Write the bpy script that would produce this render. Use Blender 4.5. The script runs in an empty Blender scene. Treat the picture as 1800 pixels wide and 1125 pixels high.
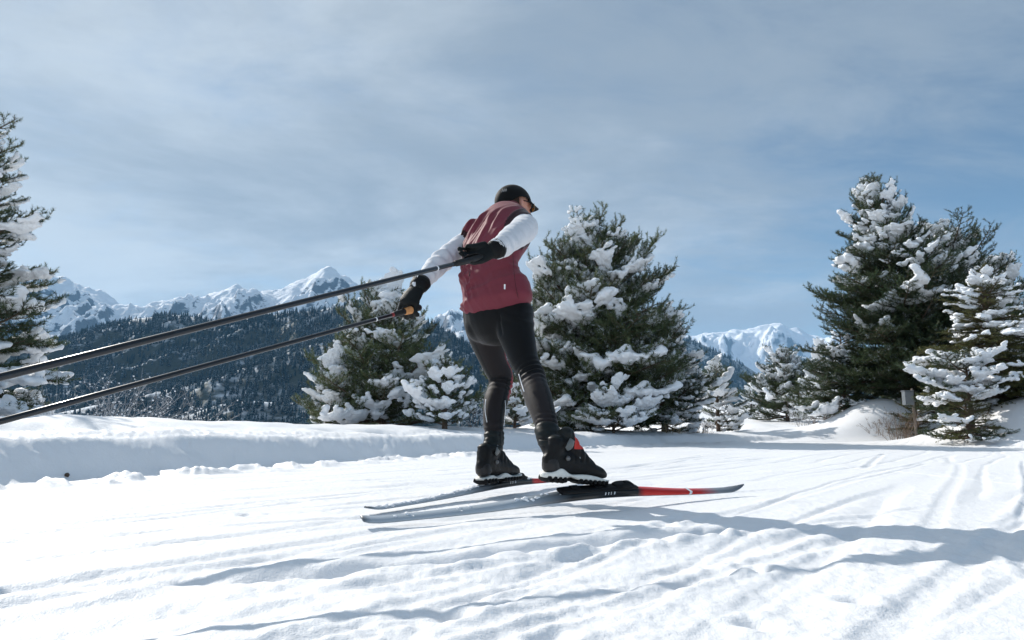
import bpy, math, random
import numpy as np
from mathutils import Vector, Matrix, Euler

SC = bpy.context.scene
COL = SC.collection
rad = math.radians

# ------------------------------------------------------------------ camera
CAM_H, PITCH = 0.30, rad(9.1)
cam_d = bpy.data.cameras.new('camera')
cam_d.sensor_width = 36.0
cam_d.lens = 24.0
cam_d.clip_start = 0.05
cam_d.clip_end = 40000
cam = bpy.data.objects.new('camera', cam_d)
cam.location = (0, 0, CAM_H)
cam.rotation_euler = (rad(90) + PITCH, 0, 0)
COL.objects.link(cam)
SC.camera = cam

# ------------------------------------------------------------------ light
SUN_EL = rad(35)
SUN_H = Vector((-0.715, 0.70)).normalized()          # horizontal direction towards the sun
sun_d = bpy.data.lights.new('sun', 'SUN')
sun_d.energy = 5.0
sun_d.angle = rad(0.55)
sun_d.color = (1.0, 0.95, 0.875)
sun = bpy.data.objects.new('sun', sun_d)
sv = Vector((SUN_H.x * math.cos(SUN_EL), SUN_H.y * math.cos(SUN_EL), math.sin(SUN_EL)))
sun.rotation_euler = sv.to_track_quat('Z', 'Y').to_euler()
sun.location = (-20, 30, 40)
COL.objects.link(sun)

world = bpy.data.worlds.new("World")
SC.world = world
world.use_nodes = True
wn, wl = world.node_tree.nodes, world.node_tree.links
wn.clear()
w_out = wn.new('ShaderNodeOutputWorld')
bg = wn.new('ShaderNodeBackground')
bg.inputs['Strength'].default_value = 0.12
sky = wn.new('ShaderNodeTexSky')
sky.sky_type = 'NISHITA'
sky.sun_disc = False
sky.sun_elevation = SUN_EL
sky.sun_rotation = math.atan2(SUN_H.x, SUN_H.y)
sky.altitude = 1400
sky.air_density = 1.0
sky.dust_density = 0.6
sky.ozone_density = 1.2
def WN(t, **kw):
    n = wn.new(t)
    for k, v in kw.items(): setattr(n, k, v)
    return n
def wmath(op, a, b=None, c=None, clamp=False):
    n = wn.new('ShaderNodeMath'); n.operation = op; n.use_clamp = clamp
    for i, v in enumerate((a, b, c)):
        if v is None: continue
        if isinstance(v, (int, float)): n.inputs[i].default_value = v
        else: wl.new(v, n.inputs[i])
    return n.outputs[0]
tc = wn.new('ShaderNodeTexCoord')
sep = wn.new('ShaderNodeSeparateXYZ'); wl.new(tc.outputs['Generated'], sep.inputs[0])
zz = wmath('MAXIMUM', sep.outputs['Z'], 0.0)
den = wmath('ADD', zz, 0.16)
cx = wmath('DIVIDE', sep.outputs['X'], den)
cy = wmath('DIVIDE', sep.outputs['Y'], den)
cmb = wn.new('ShaderNodeCombineXYZ'); wl.new(cx, cmb.inputs[0]); wl.new(cy, cmb.inputs[1])
def cloud_noise(scale, detail, rough, loc, rot, sc, dist=0.0):
    mp = wn.new('ShaderNodeMapping'); wl.new(cmb.outputs[0], mp.inputs[0])
    mp.inputs['Location'].default_value = loc
    mp.inputs['Rotation'].default_value = (0, 0, rot)
    mp.inputs['Scale'].default_value = sc
    n = wn.new('ShaderNodeTexNoise'); n.inputs['Scale'].default_value = scale
    n.inputs['Detail'].default_value = detail; n.inputs['Roughness'].default_value = rough
    n.inputs['Distortion'].default_value = dist
    wl.new(mp.outputs[0], n.inputs['Vector'])
    return n.outputs['Fac']
def wramp(v, lo, hi):
    n = wn.new('ShaderNodeMapRange'); n.interpolation_type = 'SMOOTHSTEP'
    n.inputs['From Min'].default_value = lo; n.inputs['From Max'].default_value = hi
    wl.new(v, n.inputs['Value']); return n.outputs[0]
n1 = cloud_noise(0.55, 7, 0.56, (3.1, 1.7, 0), rad(18), (1.0, 1.25, 1), 0.25)
n2 = cloud_noise(2.4, 9, 0.66, (0.4, 5.0, 0), rad(-32), (0.8, 1.5, 1), 0.6)
n3 = wmath('ADD', wmath('MULTIPLY', cloud_noise(0.9, 7, 0.6, (7.7, 2.2, 0), rad(20), (1, 1.3, 1), 0.3), 1.0), wmath('ADD', wmath('MULTIPLY', sep.outputs['X'], -0.24), wmath('MULTIPLY', zz, -0.10)))
veil = wmath('ADD', wmath('MULTIPLY', n1, 0.72), wmath('MULTIPLY', n2, 0.28))
side = wmath('MULTIPLY', sep.outputs['X'], -0.17)            # the veil is thicker towards the sun
upb = wmath('MULTIPLY', zz, 0.16)
cov = wramp(wmath('ADD', wmath('ADD', veil, side), upb), 0.35, 0.60)
cov = wmath('MULTIPLY', cov, 0.90)
# thin bank of pale stratus low over the horizon
lowb = wmath('MULTIPLY', wramp(sep.outputs['Z'], 0.085, 0.135), wmath('SUBTRACT', 1.0, wramp(sep.outputs['Z'], 0.15, 0.26)))
streak = wn.new('ShaderNodeTexNoise'); streak.inputs['Scale'].default_value = 2.2; streak.inputs['Detail'].default_value = 4
mp2 = wn.new('ShaderNodeMapping'); mp2.inputs['Scale'].default_value = (1, 1, 9); wl.new(tc.outputs['Generated'], mp2.inputs[0]); wl.new(mp2.outputs[0], streak.inputs['Vector'])
low = wmath('MULTIPLY', lowb, wramp(streak.outputs['Fac'], 0.36, 0.62))
cov = wmath('MAXIMUM', cov, wmath('MULTIPLY', low, 0.5))
cc = wn.new('ShaderNodeMix'); cc.data_type = 'RGBA'
wl.new(wramp(n3, 0.32, 0.68), cc.inputs[0])
cc.inputs[6].default_value = (2.75, 3.3, 3.9, 1)
cc.inputs[7].default_value = (5.1, 5.65, 6.1, 1)
mixc = wn.new('ShaderNodeMix'); mixc.data_type = 'RGBA'
skyt = wn.new('ShaderNodeMix'); skyt.data_type = 'RGBA'; skyt.blend_type = 'MULTIPLY'; skyt.inputs[0].default_value = 1.0
wl.new(sky.outputs[0], skyt.inputs[6]); skyt.inputs[7].default_value = (0.80, 0.85, 0.80, 1)
wl.new(cov, mixc.inputs[0]); wl.new(skyt.outputs[2], mixc.inputs[6]); wl.new(cc.outputs[2], mixc.inputs[7])
wl.new(mixc.outputs[2], bg.inputs['Color'])
wl.new(bg.outputs[0], w_out.inputs['Surface'])

SC.view_settings.view_transform = 'Standard'
SC.view_settings.look = 'None'
SC.view_settings.exposure = 0.04
SC.view_settings.gamma = 1.0
SC.view_settings.use_curve_mapping = False
SC.cycles.max_bounces = 6
SC.cycles.diffuse_bounces = 3
SC.cycles.glossy_bounces = 2
SC.cycles.transparent_max_bounces = 6
SC.cycles.volume_bounces = 1
SC.cycles.use_denoising = True
SC.cycles.use_adaptive_sampling = True
SC.cycles.adaptive_threshold = 0.02

# ------------------------------------------------------------------ helpers
def at(px, py, Y):
    """world point seen at pixel (px, py) of the 1800x1125 photograph at ground distance Y"""
    x, z = (px - 900) / 1200.0, (562.5 - py) / 1200.0
    d = Vector((x, math.cos(PITCH) - z * math.sin(PITCH), math.sin(PITCH) + z * math.cos(PITCH)))
    return Vector((0, 0, CAM_H)) + d * (Y / d.y)

def tag(o, label=None, cat=None, group=None, kind=None):
    if label: o['label'] = label
    if cat: o['category'] = cat
    if group: o['group'] = group
    if kind: o['kind'] = kind
    return o

def new_mesh(name, v, f, mats=None, smooth=True, mi=None):
    me = bpy.data.meshes.new(name)
    v = np.asarray(v, dtype=np.float32)
    if isinstance(f, np.ndarray):
        nf, k = f.shape
        me.vertices.add(len(v)); me.vertices.foreach_set('co', v.ravel())
        me.loops.add(nf * k); me.loops.foreach_set('vertex_index', f.astype(np.int32).ravel())
        me.polygons.add(nf)
        me.polygons.foreach_set('loop_start', np.arange(0, nf * k, k, dtype=np.int32))
        me.update(calc_edges=True)
    else:
        me.from_pydata([tuple(map(float, a)) for a in v], [], [tuple(int(i) for i in q) for q in f])
        me.update()
    for m in (mats or []): me.materials.append(m)
    if mi is not None: me.polygons.foreach_set('material_index', np.asarray(mi, dtype=np.int32))
    me.polygons.foreach_set('use_smooth', np.full(len(me.polygons), bool(smooth)))
    me.update()
    return me

def link(name, me, parent=None, loc=None, rot=None, scale=None):
    o = bpy.data.objects.new(name, me)
    COL.objects.link(o)
    if parent is not None: o.parent = parent
    if loc is not None: o.location = loc
    if rot is not None: o.rotation_euler = rot
    if scale is not None: o.scale = scale
    return o

def empty(name, loc=(0, 0, 0), rz=0.0):
    o = bpy.data.objects.new(name, None); COL.objects.link(o)
    o.location = loc; o.rotation_euler = (0, 0, rz); o.empty_display_size = 0.2
    return o

# --- vectorised gradient noise
_rs = np.random.RandomState(7)
_PERM = _rs.permutation(512).astype(np.int64)
_PERM = np.concatenate([_PERM, _PERM])
_G3 = _rs.normal(size=(512, 3)); _G3 /= np.linalg.norm(_G3, axis=1)[:, None]
def perlin(x, y, z=0.0):
    x = np.asarray(x, dtype=np.float64); y = np.asarray(y, dtype=np.float64)
    z = np.zeros_like(x) + z
    xi, yi, zi = np.floor(x).astype(np.int64), np.floor(y).astype(np.int64), np.floor(z).astype(np.int64)
    xf, yf, zf = x - xi, y - yi, z - zi
    u, v, w = [t * t * t * (t * (t * 6 - 15) + 10) for t in (xf, yf, zf)]
    def g(dx, dy, dz):
        h = _PERM[(_PERM[(_PERM[(xi + dx) & 511] + yi + dy) & 511] + zi + dz) & 511]
        gr = _G3[h]
        return gr[..., 0] * (xf - dx) + gr[..., 1] * (yf - dy) + gr[..., 2] * (zf - dz)
    x00 = g(0,0,0) * (1-u) + g(1,0,0) * u; x10 = g(0,1,0) * (1-u) + g(1,1,0) * u
    x01 = g(0,0,1) * (1-u) + g(1,0,1) * u; x11 = g(0,1,1) * (1-u) + g(1,1,1) * u
    return ((x00 * (1-v) + x10 * v) * (1-w) + (x01 * (1-v) + x11 * v) * w) * 1.6
def fbm(x, y, z=0.0, o=4, lac=2.03, gain=0.5):
    s, a = 0, 1.0
    for i in range(o):
        s = s + a * perlin(x, y, z + 17.3 * i); x = x * lac; y = y * lac; a *= gain
        z = np.asarray(z) * lac if not np.isscalar(z) else z * lac
    return s
def ridged(x, y, o=5, lac=2.07, gain=0.52, z=0.0):
    s, a, w = 0, 1.0, 1.0
    for i in range(o):
        n = 1 - np.abs(perlin(x, y, z + 9.1 * i)); n = n * n * w
        s = s + a * n; w = np.clip(n * 1.6, 0, 1); x = x * lac; y = y * lac; a *= gain
    return s
def sstep(x, a, b):
    t = np.clip((x - a) / (b - a), 0, 1); return t * t * (3 - 2 * t)

# --- materials
def mat(name, color, rough=0.6, spec=0.3, noise=None, bump=None, metal=0.0, sheen=0.0, coat=0.0, sss=0.0):
    """noise = (scale, amount 0..1, colour2); bump = (scale, distance)"""
    m = bpy.data.materials.new(name); m.use_nodes = True
    nt = m.node_tree; b = nt.nodes['Principled BSDF']
    b.inputs['Base Color'].default_value = (*color, 1)
    b.inputs['Roughness'].default_value = rough
    b.inputs['Specular IOR Level'].default_value = spec
    b.inputs['Metallic'].default_value = metal
    if sheen: b.inputs['Sheen Weight'].default_value = sheen; b.inputs['Sheen Roughness'].default_value = 0.4
    if coat: b.inputs['Coat Weight'].default_value = coat; b.inputs['Coat Roughness'].default_value = 0.12
    if sss: b.inputs['Subsurface Weight'].default_value = sss; b.inputs['Subsurface Scale'].default_value = 0.01
    t = nt.nodes.new('ShaderNodeTexCoord')
    if noise:
        n = nt.nodes.new('ShaderNodeTexNoise'); n.inputs['Scale'].default_value = noise[0]; n.inputs['Detail'].default_value = 5
        nt.links.new(t.outputs['Object'], n.inputs['Vector'])
        mr = nt.nodes.new('ShaderNodeMapRange'); mr.inputs['From Min'].default_value = 0.35; mr.inputs['From Max'].default_value = 0.65
        mr.inputs['To Max'].default_value = noise[1]
        nt.links.new(n.outputs['Fac'], mr.inputs['Value'])
        mx = nt.nodes.new('ShaderNodeMix'); mx.data_type = 'RGBA'
        mx.inputs[6].default_value = (*color, 1); mx.inputs[7].default_value = (*noise[2], 1)
        nt.links.new(mr.outputs[0], mx.inputs[0]); nt.links.new(mx.outputs[2], b.inputs['Base Color'])
    if bump:
        n = nt.nodes.new('ShaderNodeTexNoise'); n.inputs['Scale'].default_value = bump[0]; n.inputs['Detail'].default_value = 4
        nt.links.new(t.outputs['Object'], n.inputs['Vector'])
        bp = nt.nodes.new('ShaderNodeBump'); bp.inputs['Distance'].default_value = bump[1]; bp.inputs['Strength'].default_value = 1.0
        nt.links.new(n.outputs['Fac'], bp.inputs['Height']); nt.links.new(bp.outputs[0], b.inputs['Normal'])
    return m

M_snow = mat('snow', (0.85, 0.855, 0.87), 0.55, 0.25, noise=(0.9, 0.6, (0.82, 0.83, 0.855)), bump=(60, 0.0026))
def _snow_more(m):
    nt = m.node_tree; b = nt.nodes['Principled BSDF']
    t = nt.nodes.new('ShaderNodeTexCoord')
    n = nt.nodes.new('ShaderNodeTexNoise'); n.inputs['Scale'].default_value = 260; n.inputs['Detail'].default_value = 3
    nt.links.new(t.outputs['Object'], n.inputs['Vector'])
    old = b.inputs['Normal'].links[0].from_node
    bp = nt.nodes.new('ShaderNodeBump'); bp.inputs['Distance'].default_value = 0.0012
    nt.links.new(n.outputs['Fac'], bp.inputs['Height']); nt.links.new(bp.outputs[0], old.inputs['Normal'])
_snow_more(M_snow)
M_tree_snow = mat('tree_snow', (0.84, 0.86, 0.89), 0.6, 0.2, bump=(28, 0.02))

# ------------------------------------------------------------------ the ground: one sheet
TR = np.array([0.6, 0.8]); TN = np.array([-0.8, 0.6])
EDGE = np.array([(-9.5, -6), (-5.3, 0.4), (-2.85, 3.9), (-1.75, 6.6), (0.0, 10.0), (3.0, 14.2), (6.4, 17.4), (9.0, 19.6), (13, 23)], float)
def edge_dist(x, y):
    best = np.full(x.shape, 1e9); sgn = np.zeros(x.shape); al = np.zeros(x.shape); L = 0
    for a, b in zip(EDGE[:-1], EDGE[1:]):
        d = b - a; ln = np.hypot(*d); d = d / ln
        t = np.clip((x - a[0]) * d[0] + (y - a[1]) * d[1], 0, ln)
        dx, dy = x - a[0] - d[0] * t, y - a[1] - d[1] * t
        r = np.hypot(dx, dy); c = d[0] * dy - d[1] * dx
        m = r < best
        best = np.where(m, r, best); sgn = np.where(m, np.sign(c), sgn); al = np.where(m, L + t, al); L += ln
    return best * sgn, al
def mound(x, y, cx_, cy_, rx, ry, h, rot=0.0, p=2.0):
    c, s = math.cos(rot), math.sin(rot)
    u, v = (x - cx_) * c + (y - cy_) * s, -(x - cx_) * s + (y - cy_) * c
    return h * np.exp(-(np.abs(u / rx) ** p + np.abs(v / ry) ** p))
def ground_base(x, y):
    s, al = edge_dist(x, y)
    wob = 0.10 * perlin(x * 0.9, y * 0.9, 3.3) + 0.045 * perlin(x * 3.1, y * 3.1, 1.3)
    keep = 1 - sstep(x, 5.9, 8.6)
    hb = 0.455 - 0.012 * np.clip(al - 11, 0, 30)
    prof = 0.56 * sstep(s + wob, -0.02, 0.34) + 0.12 * sstep(s + wob, 0.2, 0.8) + 0.32 * sstep(s + wob * 1.5, 0.5, 2.3)
    top = hb + 0.035 * fbm(x * 0.5, y * 0.5, 5.0, 3) * sstep(s, .5, 1.5)
    z = prof * top * keep
    # behind the bank: gentle drop, then down to the valley
    back = np.clip(s - 2.3, 0, None)
    fall = -0.09 * np.clip(back, 0, 8) - 0.02 * np.clip(back - 8, 0, 30)
    far = np.clip(back - 34, 0, None)
    fall = fall - 0.28 * np.clip(far, 0, 700)
    # the side the trail runs out to: rising ground and mounds
    R = sstep(x, 5.2, 9.5) * sstep(y, 17.0, 21)
    rise = 0.045 * np.clip(y - 19, 0, 70) * R
    z = z + fall * keep + rise
    ye = 17.3 + 0.2 * perlin(x * 0.25, 0 * y, 8.1)
    beyond = sstep(y - ye, -0.05, 1.0) * sstep(x, 6.0, 6.8)
    g = mound(x, y, 10.3, 19.2, 1.7, 1.5, 1.12, 0.25) + mound(x, y, 13.9, 20.0, 1.9, 1.7, 0.95, -0.2) \
        + mound(x, y, 8.0, 22.5, 1.0, 2.5, 0.35)
    z = z + g * beyond
    z = z + mound(x, y, 12.3, 14.0, 3.6, 2.2, 1.2, 0.3, 2.4) * sstep(x * 0.9 + 0.25 * y, 10.6, 12.6)
    z = z + 0.3 * sstep(x, 14, 30) * sstep(y, 8, 25)
    z = z - 0.03 * sstep(y - ye, -0.35, -0.05) * (1 - sstep(y - ye, 0.0, 0.15)) * sstep(x, 6.0, 7.0)
    z = z + 0.05 * fbm(x * 0.35, y * 0.35, 2.0, 3) * np.clip(sstep(s, 3, 8) + sstep(y, 18, 24), 0, 1)
    return z, s, al
def snow_detail(x, y, s, al, z):
    t = x * TR[0] + y * TR[1]; n = x * TN[0] + y * TN[1]
    on = (1 - sstep(s, -0.10, 0.25)) * (1 - sstep(x, 6, 6.8) * sstep(y, 17.1, 17.6)); kp = 1 - sstep(x, 5.9, 8.6)
    r = np.hypot(x, y)
    warp = 0.10 * perlin(t * 0.35, n * 0.8, 4.0) + 0.03 * perlin(t * 1.3, n * 2.0, 2.0)
    nn = n + warp
    # long grooves left by skis, poles and the grooming machine
    g = 0.016 * perlin(nn * 1.6, t * 0.12, 1.0) + 0.006 * (perlin(nn * 6.5, t * 0.16, 6.0)) * (0.6 + perlin(t * .5, n * .5, 3.0))
    rd = 1 - np.abs(perlin(nn * 3.4, t * 0.13, 12.0)); g = g - 0.028 * np.clip(rd - 0.86, 0, 1) / 0.14 * (0.5 + 0.5 * perlin(t * .7, n, 9.0))
    # other tracks, cut at an angle
    n2_ = x * -0.62 + y * 0.785 + 0.04 * perlin(t, n, 5.5)
    t2_ = x * 0.785 + y * 0.62
    rd2 = 1 - np.abs(perlin(n2_ * 2.3, t2_ * 0.08, 21.0)); g = g - 0.009 * np.clip(rd2 - 0.93, 0, 1) / 0.07
    # single ski tracks: long narrow grooves with small shoulders, fanned out as skaters leave them
    rt = np.random.RandomState(12); tr = np.zeros(x.shape)
    for k in range(64):
        a0 = rt.normal() * (0.10 if k % 3 else 0.26) + 0.02; c_, s_ = math.cos(a0), math.sin(a0)
        dx_, dy_ = TR[0] * c_ - TR[1] * s_, TR[0] * s_ + TR[1] * c_
        q = rt.uniform(0, 1); yy0 = 0.6 + 13 * q ** 1.8; xx0 = rt.uniform(-0.9, 0.95) * (yy0 * .8 + .8)
        ux, uy = x - xx0, y - yy0; lt = ux * dx_ + uy * dy_; ld = -ux * dy_ + uy * dx_ + 0.012 * np.sin(lt * 1.3 + k) + rt.normal() * .03 * (lt * .2) ** 2
        ln_ = rt.uniform(1.2, 3.2); w_ = rt.uniform(.018, .030); e_ = sstep(ln_ - np.abs(lt), 0, .5)
        tr = tr + e_ * rt.uniform(.5, 1.0) * (-0.011 * np.exp(-(ld / w_) ** 4) + 0.005 * np.exp(-((np.abs(ld) - w_ * 1.7) / (w_ * .8)) ** 2) * (1 + .8 * perlin(lt * 9, ld * 30, k * 1.7)))
    for k in range(16):
        yy0 = 0.9 + 9 * rt.rand() ** 1.6; xx0 = rt.uniform(-.8, .8) * yy0 * .8
        rr_ = np.hypot(x - xx0, y - yy0); tr = tr - .03 * np.exp(-(rr_ / .022) ** 2) + .008 * np.exp(-((rr_ - .05) / .02) ** 2)
    g = g + np.clip(tr, -.03, .02)
    # added rut in front of the skis, crumbled edges, cut for its shade streak
    bx = np.array([-1.6, -.94, -.41, .05, .47, .95]); by = np.array([1.40, 1.50, 1.62, 1.86, 2.08, 2.30])
    ry = np.interp(x, bx, by) + .03 * perlin(x * 2.5, 0 * y, 2.2); rd_ = (y - ry) * .88 + .018 * perlin(x * 9, y * 9, 7.7)
    env_ = sstep(x, -1.2, -.3) * (1 - sstep(x, .75, 1.0)) * (.55 + .45 * sstep(x, -.4, .3))
    g = g + env_ * (-.13 * np.exp(-(np.abs(rd_) / .060) ** 2.6) + .035 * np.exp(-((rd_ + .12) / .05) ** 2) * (.6 + np.abs(perlin(x * 12, y * 12, 9.0))))
    # lumps and crumbs
    m1 = sstep(fbm(x * 1.1, y * 1.1, 7.0, 3), -0.05, 0.55)
    bil = np.abs(fbm(x * 5.5, y * 5.5, 0.5, 3)); bil2 = 1 - np.abs(perlin(x * 15, y * 15, 2.5))
    lump = 0.006 * (0.2 + m1) * (1 - bil * 1.3) + 0.0045 * m1 ** 2 * bil2 + 0.001 * fbm(x * 9, y * 9, 3.0, 3) + 0.0018 * perlin(x * 42, y * 42, 1.0)
    nearb = np.exp(-((x - 0.05) ** 2 + (y - 1.25) ** 2) / 0.5) + 0.9 * np.exp(-((x - 1.3) ** 2 / 0.5 + (y - 1.75) ** 2 / 0.25))
    lump = lump + nearb * (0.015 * np.abs(fbm(x * 7 + 3, y * 7, 5.5, 4)) + 0.003 * (1 - np.abs(perlin(x * 24, y * 24, 6))))
    # strip of crumbs at the foot of the bank
    ft = np.exp(-((s + 0.22) / 0.22) ** 2) * (1 - sstep(x, 5.5, 8))
    cr = perlin(x * 4.2, y * 4.2, 31.0)
    crumbs = ft * (0.055 * sstep(cr, 0.02, 0.35) * (0.6 + 0.5 * np.abs(perlin(x * 13, y * 13, 3.0))) + 0.012 * np.abs(perlin(x * 9, y * 9, 6.0)))
    d = on * (0.56 * g + 0.6 * lump - 0.012) + crumbs
    off = sstep(s, 0.1, 0.6)
    d = d + off * (0.02 * fbm(x * 1.5, y * 1.5, 14.0, 3) + 0.003 * fbm(x * 8, y * 8, 2.0, 2))
    face = kp * sstep(s, 0.0, 0.12) * (1 - sstep(s, .7, 1.2)); d = d + face * (0.016 * np.abs(perlin(x * 5, y * 5, 3.3)) + 0.010 * sstep(perlin(x * 11, y * 11, 8.0), .25, .5) + .007 * perlin(x * 20, y * 20, 1.0) + .02 * perlin(al * .8, s * 3.0, 4.4))
    # hollows in the bank top
    for hx, hy, hr, hd in ((-3.55, 5.15, 0.42, 0.11), (-1.55, 8.6, 0.30, 0.09), (-2.1, 8.05, 0.22, 0.05), (-4.3, 5.6, .3, .05)):
        d = d - hd * np.exp(-(((x - hx) ** 2 + ((y - hy) * 0.8) ** 2) / hr ** 2) ** 1.6)
    fade = 1 - sstep(r, 22, 60)
    return d * fade

def build_ground():
    az_f = np.radians(np.linspace(-44, 44, 860))
    az_r = np.radians(np.linspace(44, 316, 90))[1:-1]
    az = np.concatenate([az_f, az_r])
    r = np.concatenate([np.geomspace(0.72, 26, 520), np.geomspace(26.4, 12000, 90)])
    r = np.concatenate([[0.3, 0.5], r])
    A, Rr = np.meshgrid(az, r)
    X, Y = Rr * np.sin(A), Rr * np.cos(A)
    zb, s, al = ground_base(X, Y)
    Z = zb + snow_detail(X, Y, s, al, zb)
    nr, na = X.shape
    V = np.stack([X, Y, Z], -1).reshape(-1, 3)
    i = np.arange(nr - 1)[:, None] * na; j = np.arange(na)[None, :]; k = (j + 1) % na
    F = np.stack([i + j, i + na + j, i + na + k, i + k], -1).reshape(-1, 4)[:, ::-1]
    V = np.vstack([V, [[0, 0, float(Z[0].mean())]]]); c = len(V) - 1
    F = np.vstack([F, [[c, j_, (j_ + 1) % na, c] for j_ in range(0)]]) if False else F
    me = new_mesh('snow_ground', V, F[:, ::1], [M_snow])
    import bmesh
    bm = bmesh.new(); bm.from_mesh(me); bm.verts.ensure_lookup_table()
    cv = bm.verts[c]
    for j_ in range(na):
        try:
            f = bm.faces.new((cv, bm.verts[(j_ + 1) % na], bm.verts[j_])); f.smooth = True
        except ValueError: pass
    bm.normal_update()
    bm.to_mesh(me); bm.free()
    o = link('snow_ground', me); tag(o, kind='structure')
    return o
ground = build_ground()
def gz(x, y):
    X, Y = np.array([float(x)]), np.array([float(y)])
    zb, s, al = ground_base(X, Y)
    return float((zb + snow_detail(X, Y, s, al, zb))[0])
# ------------------------------------------------------------------ mountains
def terrain_mat(name, snow=(0.8, 0.83, 0.88), rock=(0.10, 0.105, 0.12), slope=(0.62, 0.80), scale=0.004, patch=0.5, bump=6.0):
    m = bpy.data.materials.new(name); m.use_nodes = True
    nt = m.node_tree; N, L = nt.nodes, nt.links; b = N['Principled BSDF']
    b.inputs['Roughness'].default_value = 0.75; b.inputs['Specular IOR Level'].default_value = 0.15
    geo = N.new('ShaderNodeNewGeometry'); sp = N.new('ShaderNodeSeparateXYZ'); L.new(geo.outputs['Normal'], sp.inputs[0])
    tcn = N.new('ShaderNodeTexCoord')
    n = N.new('ShaderNodeTexNoise'); n.inputs['Scale'].default_value = scale; n.inputs['Detail'].default_value = 9; n.inputs['Roughness'].default_value = 0.68
    mp = N.new('ShaderNodeMapping'); mp.inputs['Scale'].default_value = (1, 1, 2.2); L.new(tcn.outputs['Object'], mp.inputs[0]); L.new(mp.outputs[0], n.inputs['Vector'])
    ad = N.new('ShaderNodeMath'); ad.operation = 'MULTIPLY_ADD'; L.new(n.outputs['Fac'], ad.inputs[0]); ad.inputs[1].default_value = patch; L.new(sp.outputs['Z'], ad.inputs[2])
    mr = N.new('ShaderNodeMapRange'); mr.interpolation_type = 'SMOOTHSTEP'
    mr.inputs['From Min'].default_value = slope[0] + patch * 0.5; mr.inputs['From Max'].default_value = slope[1] + patch * 0.5
    L.new(ad.outputs[0], mr.inputs['Value'])
    mx = N.new('ShaderNodeMix'); mx.data_type = 'RGBA'; mx.inputs[6].default_value = (*rock, 1); mx.inputs[7].default_value = (*snow, 1)
    L.new(mr.outputs[0], mx.inputs[0]); L.new(mx.outputs[2], b.inputs['Base Color'])
    bp = N.new('ShaderNodeBump'); bp.inputs['Distance'].default_value = bump; L.new(n.outputs['Fac'], bp.inputs['Height']); L.new(bp.outputs[0], b.inputs['Normal'])
    return m

def skyline_terrain(name, D, sky_px, base_z, front, back, nx, ny, material, rough_amp, rough_scale, warp=0.0, pw=1.25, seed=0.0, crest_jit=0.0):
    """a mountain range whose crest stands D metres off along the given skyline"""
    pts = [at(px, py, D) for px, py in sky_px]
    xs = np.array([p.x for p in pts]); zs = np.array([p.z for p in pts])
    x = np.linspace(xs[0], xs[-1], nx)
    v = np.concatenate([np.linspace(-1, 0, int(ny * .78), endpoint=False), np.linspace(0, 1, ny - int(ny * .78))])
    X, Vv = np.meshgrid(x, v)
    crest = np.interp(X + warp * Vv * np.clip(-Vv, 0, 1) , xs, zs)
    # spurs: crest profile is smeared sideways as it comes down
    W = np.where(Vv < 0, front, back)
    Yw = D + Vv * W
    t = np.abs(Vv)
    prof = (1 - t) ** pw
    sm = np.interp(X, x, np.convolve(np.pad(np.interp(x, xs, zs), 60, mode='edge'), np.ones(121) / 121, 'valid'))
    c = crest * (1 - sstep(t, 0, 0.8)) + sm * sstep(t, 0, 0.8)
    Z = base_z + (c - base_z) * prof
    wx = X + 0.25 * front * perlin(X / front * 1.2, Yw / front * 1.2, seed)
    rg = ridged(wx * rough_scale, Yw * rough_scale * 0.55, 7, gain=0.54, z=seed) - 1.12
    env = sstep(t, 0.0, 0.22) * (1 - 0.6 * sstep(t, 0.6, 1.0))
    Z = Z + rough_amp * rg * (env + 0.10 * crest_jit)
    Z = Z + crest_jit * rough_amp * 0.25 * fbm(X * rough_scale * 5, Yw * rough_scale * 5, seed + 2, 5)
    ex = (X - x[0]) / (x[-1] - x[0]); Z = base_z - 60 + (Z - base_z + 60) * sstep(ex, 0, 0.06) * (1 - sstep(ex, 0.94, 1.0))
    nr, na = X.shape
    V = np.stack([X, Yw, Z], -1).reshape(-1, 3)
    i = np.arange(nr - 1)[:, None] * na; j = np.arange(na - 1)[None, :]
    F = np.stack([i + j, i + j + 1, i + na + j + 1, i + na + j], -1).reshape(-1, 4)
    o = link(name, new_mesh(name, V, F, [material])); tag(o, kind='structure')
    return o, X, Yw, Z

M_peak = terrain_mat('peak_rock_and_snow', rock=(0.085, 0.09, 0.105), slope=(0.42, 0.55), scale=0.020, patch=0.68, bump=16)
M_peak_far = terrain_mat('far_peak_snow', rock=(0.14, 0.15, 0.17), slope=(0.36, 0.54), scale=0.006, patch=0.45, bump=22)
M_hill = terrain_mat('forest_floor', snow=(0.55, 0.6, 0.66), rock=(0.05, 0.065, 0.06), slope=(0.62, 1.05), scale=0.05, patch=1.0, bump=2)

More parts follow.
